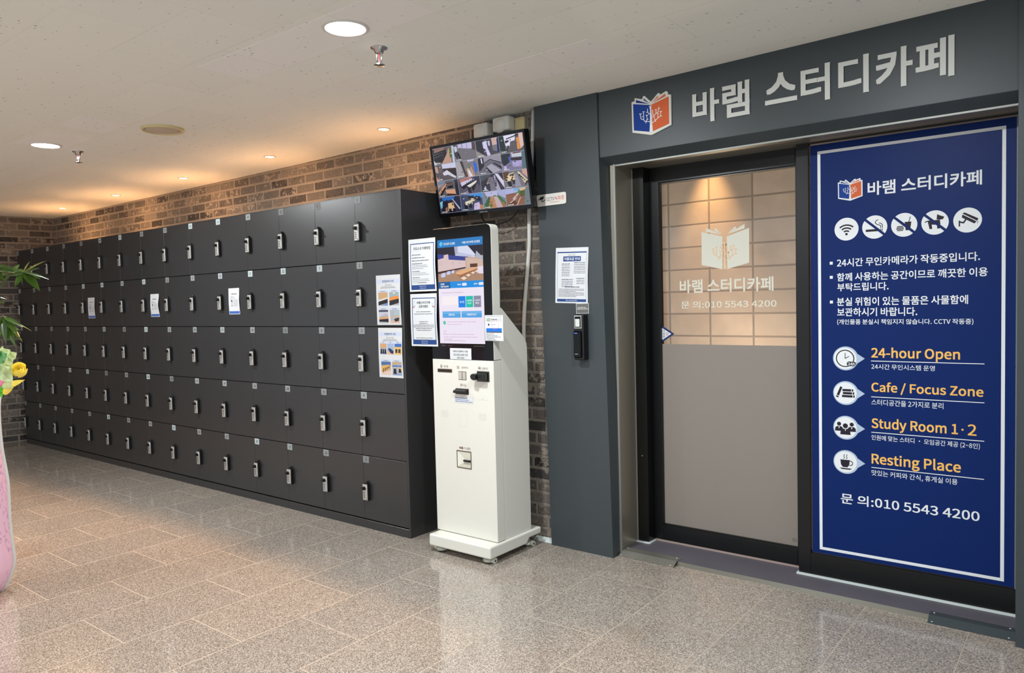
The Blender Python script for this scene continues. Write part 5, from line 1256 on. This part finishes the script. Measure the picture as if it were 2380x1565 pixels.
for i, (x, y) in enumerate(SPOT_POS + [(-1.95, -1.55)]):
    z = zc(x)
    nm = ['nearest the monitor', 'second from the monitor', 'third from the monitor', 'fourth from the monitor', 'in the far left corner']
    lb = 'small warm ceiling spotlight above the lockers, ' + nm[i] if i < 5 else 'small warm ceiling spotlight over the plant, out of view to the left'
    u = thing('ceiling_spotlight', lb, 'spotlight', (x, y, z), 'warm ceiling spotlights')
    MB().lathe([(0.040, 0.001), (0.040, -0.003), (0.034, -0.005), (0.031, -0.002), (0.031, 0.001)], (x, y, z), 28, 0).build('trim_ring', M['lamp_rim'], u)
    MB().lathe([(0.0, -0.0015), (0.031, -0.0015)], (x, y, z), 28, 0).build('bulb', M['warm'], u)
    L = light('spot_light', 'SPOT', (x, y, z - 0.006), SPOT_W if i < 5 else 90, (1.0, 0.53, 0.24), u, spot_size=math.radians(112 if i < 5 else 64), spot_blend=0.6, shadow_soft_size=0.028)
    L.rotation_euler = (math.radians(-19), 0, 0)


def sprinkler(x, y, label):
    z = zc(x)
    u = thing('sprinkler', label, 'sprinkler', (x, y, z), 'ceiling sprinkler heads')
    b = MB().lathe([(0.0, 0.001), (0.036, 0.001), (0.034, -0.004), (0.020, -0.008), (0.018, -0.020), (0.010, -0.024), (0.0, -0.024)], (x, y, z), 20, 0); b.build('escutcheon', M['chrome'], u)
    b = MB()
    for s in (-1, 1): b.tube([(x + s * 0.012, y, z - 0.02), (x + s * 0.015, y, z - 0.036), (x + s * 0.013, y, z - 0.052), (x + s * 0.002, y, z - 0.063)], 0.0028, 8, 0, 4)
    b.cyl((x, y, z - 0.06), (x, y, z - 0.069), 0.005, 0.005, 12, 0); b.build('frame_arms', M['chrome'], u)
    tag(MB().cyl((x, y, z - 0.024), (x, y, z - 0.058), 0.0026, 0.0026, 10, 0).build('glass_bulb', M['red'], u), 'red glass bulb')
    b = MB().lathe([(0.0, -0.068), (0.022, -0.068), (0.022, -0.071), (0.0, -0.073)], (x, y, z), 20, 0, False); b.build('deflector', M['chrome'], u)


sprinkler(0.770, -0.815, 'chrome sprinkler head below the large ceiling lamp')
sprinkler(-2.055, -0.830, 'chrome sprinkler head beside the far left ceiling lamp')
x, y = -1.117, -0.756; z = zc(x)
u = thing('ceiling_speaker', 'round cream rimmed speaker in the ceiling between the two lamps', 'speaker', (x, y, z))
MB().lathe([(0.114, 0.001), (0.116, -0.004), (0.110, -0.012), (0.102, -0.013), (0.097, -0.006), (0.096, 0.0005)], (x, y, z), 48, 0).build('rim', M['cream'], u)
MB().lathe([(0.0, -0.016), (0.03, -0.0155), (0.07, -0.012), (0.096, -0.006), (0.097, 0.0)], (x, y, z), 48, 0).build('grille', M['grille'], u)
for lb, pts in (('pale newer ceiling board around the large ceiling lamp', [(0.030, -1.180), (0.034, -0.915), (1.20, -0.935), (1.20, -1.170)]), ('pale newer ceiling board in front of the shop sign', [(0.905, -0.302), (0.903, -0.018), (1.480, -0.030), (1.460, -0.318)]), ('pale newer ceiling board beside the far left lamp', [(-2.05, -1.18), (-2.05, -0.92), (-1.17, -0.915), (-1.12, -1.185)])):
    b = MB(); n = len(pts)
    b.add([(px, py, zc(px) - 0.0012) for px, py in pts] + [(px, py, zc(px) + 0.001) for px, py in pts], [(0, 3, 2, 1) if False else (0, 1, 2, 3), (4, 5, 6, 7)] + [(i, (i + 1) % n, n + (i + 1) % n, n + i) for i in range(n)])
    tag(b.build('ceiling_board', M['ceil_new'], None, (0, 0, 0)), lb, 'ceiling board', 'newer ceiling boards')

# lamps of the room behind the glass; all but the spotlight are added
IL = thing('inner_spotlight', 'warm spotlight washing the concrete block wall behind the glass door', 'spotlight', (0.38, 3.20, 2.86))
MB().lathe([(0.045, 0.0), (0.045, -0.01), (0.034, -0.012), (0.034, -0.002)], (0.38, 3.20, 2.86), 24, 0).build('trim_ring', M['white'], IL)
MB().lathe([(0.0, -0.003), (0.034, -0.003)], (0.38, 3.20, 2.86), 24, 0).build('bulb', M['warm'], IL)
L = light('spot_light', 'SPOT', (0.38, 3.20, 2.84), 230, (1.0, 0.52, 0.20), IL, spot_size=math.radians(48), spot_blend=1.0, shadow_soft_size=0.03)
L.rotation_euler = (math.radians(6), 0, 0)
for x, y in ((1.6, 1.9), (-0.6, 1.9)):  # unseen panels added for even light in the inner room
    u = thing('inner_fill_panel', 'added unseen ceiling panel light filling the room behind the door', 'lamp', (x, y, 2.86), 'added panel lights behind the door')
    MB().box(x - 0.32, x + 0.32, y - 0.16, y + 0.16, 2.845, 2.8605, 0, 0.003, 1).build('panel', M['white'], u)
    light('panel_light', 'AREA', (x, y, 2.842), 24, (1.0, 0.90, 0.82), u, shape='RECTANGLE', size=0.6, size_y=0.3)

u = thing('added_wall_glow_lamp', 'added low warm lamp hidden behind the frosted door half, brightening the block wall', 'lamp', (0.75, 2.75, 0.012))  # unseen lamp added to brighten the lower block wall
b = MB().lathe([(0.0, 0.0), (0.13, 0.0), (0.13, 0.015), (0.012, 0.025), (0.012, 0.50), (0.0, 0.50)], (0.75, 2.75, 0.012), 28, 0); b.build('stand', M['black'], u)
b = MB().lathe([(0.10, 0.46), (0.15, 0.46), (0.11, 0.72), (0.08, 0.72)], (0.75, 2.75, 0.012), 28, 0); b.build('lamp_shade', M['crepe'], u)
light('lamp_light', 'POINT', (0.75, 2.75, 0.78), 32, (1.0, 0.72, 0.52), u, shadow_soft_size=0.05)

# ------------------------------------------------------------------ plant and flower arrangement at the left edge
def ray(px, py, depth):
    return CAM + (cf + cr * ((px - 1190) / F_PX) - cu * ((py - 782.5) / F_PX)) * depth


def leaf_mesh(b, p0, p1, wid, nrm, droop=0.12, m=0, n=9):
    p0 = Vector(p0); p1 = Vector(p1); d = p1 - p0; L = d.length; d.normalize()
    s = d.cross(nrm).normalized(); up = s.cross(d).normalized()
    rows = []
    for i in range(n):
        t = i / (n - 1); wv = wid * (math.sin(math.pi * t ** 0.8) ** 0.9) * (1 - 0.25 * t) if 0 < t < 1 else 0.0004
        c = p0 + d * (L * t) + Vector((0, 0, -1)) * (droop * L * t * t) + up * 0.0
        rows.append((c - s * wv + up * wv * 0.28, c, c + s * wv + up * wv * 0.28))
    vs = [q for r_ in rows for q in r_]
    fs = []
    for i in range(n - 1):
        a = i * 3; fs += [(a, a + 1, a + 4, a + 3), (a + 1, a + 2, a + 5, a + 4)]
    b.add(vs, fs, m, True)


DP = 3.95
pot_c = ray(-150, 1180, DP); pot_c.z = 0
pl = thing('potted_plant', 'leafy green potted plant reaching in at the left edge of the picture', 'plant', (pot_c.x, pot_c.y, 0))
b = MB().lathe([(0.0, 0.0), (0.10, 0.0), (0.115, 0.02), (0.145, 0.26), (0.155, 0.27), (0.155, 0.30), (0.138, 0.30), (0.135, 0.27), (0.0, 0.265)], pot_c, 32, 0); b.build('pot', M['pot'], pl)
top = ray(-60, 640, DP)
b = MB().tube([pot_c + Vector((0, 0, 0.26)), pot_c + Vector((0.02, 0.01, 0.7)), ray(-110, 900, DP), ray(-70, 740, DP), top], 0.010, 8, 0, 5)
b.tube([ray(-70, 740, DP), ray(-30, 745, DP), ray(10, 735, DP)], 0.004, 6, 0, 4); b.tube([top, ray(-20, 632, DP), ray(45, 636, DP)], 0.004, 6, 0, 4)
b.tube([ray(-90, 820, DP), ray(-60, 730, DP), ray(-20, 690, DP)], 0.004, 6, 0, 4); b.build('stem', M['bark'], pl)
rl = random.Random(5)


def cluster(base, tips, ddep=0.0):
    for tx, ty, wpx, kk in tips:
        dp = DP + ddep + rl.uniform(-0.05, 0.05)
        q = MB(); k_ = DP / F_PX
        leaf_mesh(q, ray(base[0], base[1], DP + ddep), ray(tx, ty, dp), wpx * k_ * 1.12, (-cf * 0.55 + Vector((rl.uniform(-.3, .3), rl.uniform(-.3, .3), 0.75))).normalized(), 0.10)
        q.build('leaf', M['leaf_y'] if kk else M['leaf'], pl)


cluster((55, 634), [(106, 601, 4, 1), (92, 620, 6, 0), (113, 642, 5, 0), (95, 646, 6, 0), (93, 672, 10, 0), (52, 662, 8, 0), (34, 665, 8, 0), (22, 640, 7, 0), (70, 604, 5, 1)])
cluster((30, 632), [(0, 622, 8, 0), (-20, 640, 9, 0), (8, 655, 8, 0), (60, 628, 8, 0), (45, 612, 7, 0), (-10, 612, 7, 0), (-2, 668, 7, 0)], 0.06)
cluster((-25, 625), [(12, 612, 8, 0), (20, 628, 9, 0), (10, 648, 10, 0), (-20, 665, 9, 0), (-60, 640, 9, 0), (-50, 610, 9, 0), (0, 600, 7, 0)], -0.06)
cluster((-20, 690), [(18, 694, 5, 0), (10, 704, 5, 0), (-10, 712, 6, 0), (-50, 700, 8, 0)])
cluster((8, 738), [(74, 764, 3.5, 1), (53, 754, 6, 0), (52, 790, 8, 0), (36, 800, 9, 0), (14, 796, 9, 0), (-6, 790, 9, 0), (40, 770, 9, 0), (-30, 770, 9, 0), (28, 742, 5, 1)])
cluster((0, 752), [(48, 780, 9, 0), (34, 792, 9, 0), (14, 788, 10, 0), (46, 764, 8, 0), (-25, 800, 9, 0), (20, 770, 10, 0)], 0.08)
cluster((-70, 720), [(-20, 735, 9, 0), (-40, 770, 9, 0), (-100, 760, 10, 0), (-120, 730, 9, 0), (-30, 715, 8, 0)])

DW = 3.50
wc = Vector((-1.120, -1.802, 0))
fl = thing('flower_arrangement', 'pink wrapped gift flower arrangement with yellow rose and green paper at the left edge', 'flowers', (wc.x, wc.y, 0))
kk = DW / F_PX


def pz(py): return (ray(0, py, DW)).z


prof = []
for py, wpx in ((1405, 60), (1396, 72), (1370, 84), (1335, 93), (1300, 91), (1240, 88), (1180, 88.5), (1140, 88), (1100, 84), (1060, 80), (1000, 78), (960, 79), (935, 82), (915, 83), (902, 79)):
    prof.append((wpx * kk, max(0.0, pz(py) - pz(1405))))
b = MB()
rw = random.Random(2)
ph = [rw.uniform(0, 6.28) for _ in range(4)]
wob = lambda t, kx: 1 + 0.012 * math.sin(7 * t + ph[0] + kx * 0.15) + 0.010 * math.sin(13 * t + ph[1] - kx * 0.2)
b.lathe([(0.0, 0.0)] + prof, wc, 72, 0, True, (0, 0, 1), wob); b.build('wrapping', M['wrap'], fl)
# pale folded rim facing the room
b = MB(); vd = wc - CAM; side = Vector((vd.y, -vd.x, 0)).normalized(); side = (side - Vector((vd.x, vd.y, 0)).normalized() * 0.10).normalized()
pts = [wc + side * (r_ * 1.00) + Vector((0, 0, h_)) for r_, h_ in prof]
b.tube(pts, 0.0115, 10, 0, 3); b.build('folded_edge', M['wrap_edge'], fl)
rc = ray(44, 862, DW - 0.05)
b = MB()
ax = (-cf * 0.62 + Vector((0, 0, 0.62)) + cr * 0.30).normalized(); a1 = ax.orthogonal().normalized(); b1 = ax.cross(a1)
for i in range(15):
    t = i * 2.39; rho = 0.007 + 0.0019 * i; top_ = math.radians(18 + 3.2 * i)
    rows = []
    for iu in range(9):
        for iv in range(8):
            v = iv / 7; du = (iu - 4) / 4
            az_ = t + du * (1.25 if i < 8 else 0.85)
            pol = math.radians(165) + (top_ + 0.16 * du * du - math.radians(165)) * v
            fl_ = 1 + (0.16 * max(0, v - 0.7) / 0.3 if i > 5 else 0) + 0.03 * math.sin(3 * az_ + i)
            rows.append(rc + ((a1 * math.cos(az_) + b1 * math.sin(az_)) * math.sin(pol) + ax * math.cos(pol) * 1.08) * rho * fl_)
    b.add(rows, [(iu * 8 + iv, iu * 8 + iv + 1, iu * 8 + iv + 9, iu * 8 + iv + 8) for iu in range(8) for iv in range(7)], 0, True)
tag(b.build('rose', M['petal'], fl), 'yellow rose')
b = MB()
for (x0_, y0_, x1_, y1_, wpx) in ((12, 900, 58, 882, 8), (6, 916, 34, 896, 9)): leaf_mesh(b, ray(x0_, y0_, DW - 0.02), ray(x1_, y1_, DW - 0.05), wpx * kk, -cf, 0.02)
b.build('petal', M['petal'], fl)


def crumple(name, quad, mat, seed, amp=0.012, dep=DW - 0.03):
    b = MB(); n = 25; P = []
    for i in range(n):
        for j in range(n):
            u_, v_ = i / (n - 1), j / (n - 1)
            q0 = [quad[0][k_] * (1 - u_) * (1 - v_) + quad[1][k_] * u_ * (1 - v_) + quad[2][k_] * u_ * v_ + quad[3][k_] * (1 - u_) * v_ for k_ in (0, 1)]
            edge = abs(u_ - 0.5) * 2
            P.append(ray(q0[0] + 3.5 * math.sin(v_ * 13 + seed) * edge, q0[1] + 3.5 * math.sin(u_ * 15 + 2 * seed) * v_, dep - amp * math.sin(u_ * 9 + seed + 2 * v_) - amp * 0.9 * math.sin(v_ * 12 + 2 * seed) * (0.3 + edge) - 0.3 * amp * math.sin(u_ * 31 + v_ * 17)))
    b.add(P, [(i * n + j, i * n + j + 1, (i + 1) * n + j + 1, (i + 1) * n + j) for i in range(n - 1) for j in range(n - 1)], 0, True)
    return b.build(name, mat, fl)


crumple('crepe_paper', [(-30, 850), (2, 805), (36, 824), (24, 862)], M['crepe'], 1)
crumple('crepe_paper', [(-30, 905), (-5, 845), (30, 858), (30, 900)], M['crepe'], 4, 0.012, DW - 0.07)
crumple('crepe_paper', [(-40, 860), (-10, 812), (16, 822), (8, 846)], M['crepe_d'], 2, 0.010, DW - 0.06)
b = MB().tube([ray(-40, 930, DW - 0.08), ray(-5, 900, DW - 0.09), ray(3, 885, DW - 0.09)], 0.010, 8, 0, 4); b.build('pink_ribbon', simple('pink_satin', (240, 130, 170), 0.35), fl)
crumple('green_sprig', [(-15, 925), (-8, 890), (7, 900), (6, 922)], leaf_material('bright_green', (90, 200, 40), (130, 220, 70), 0.4), 6, 0.006, DW - 0.09)
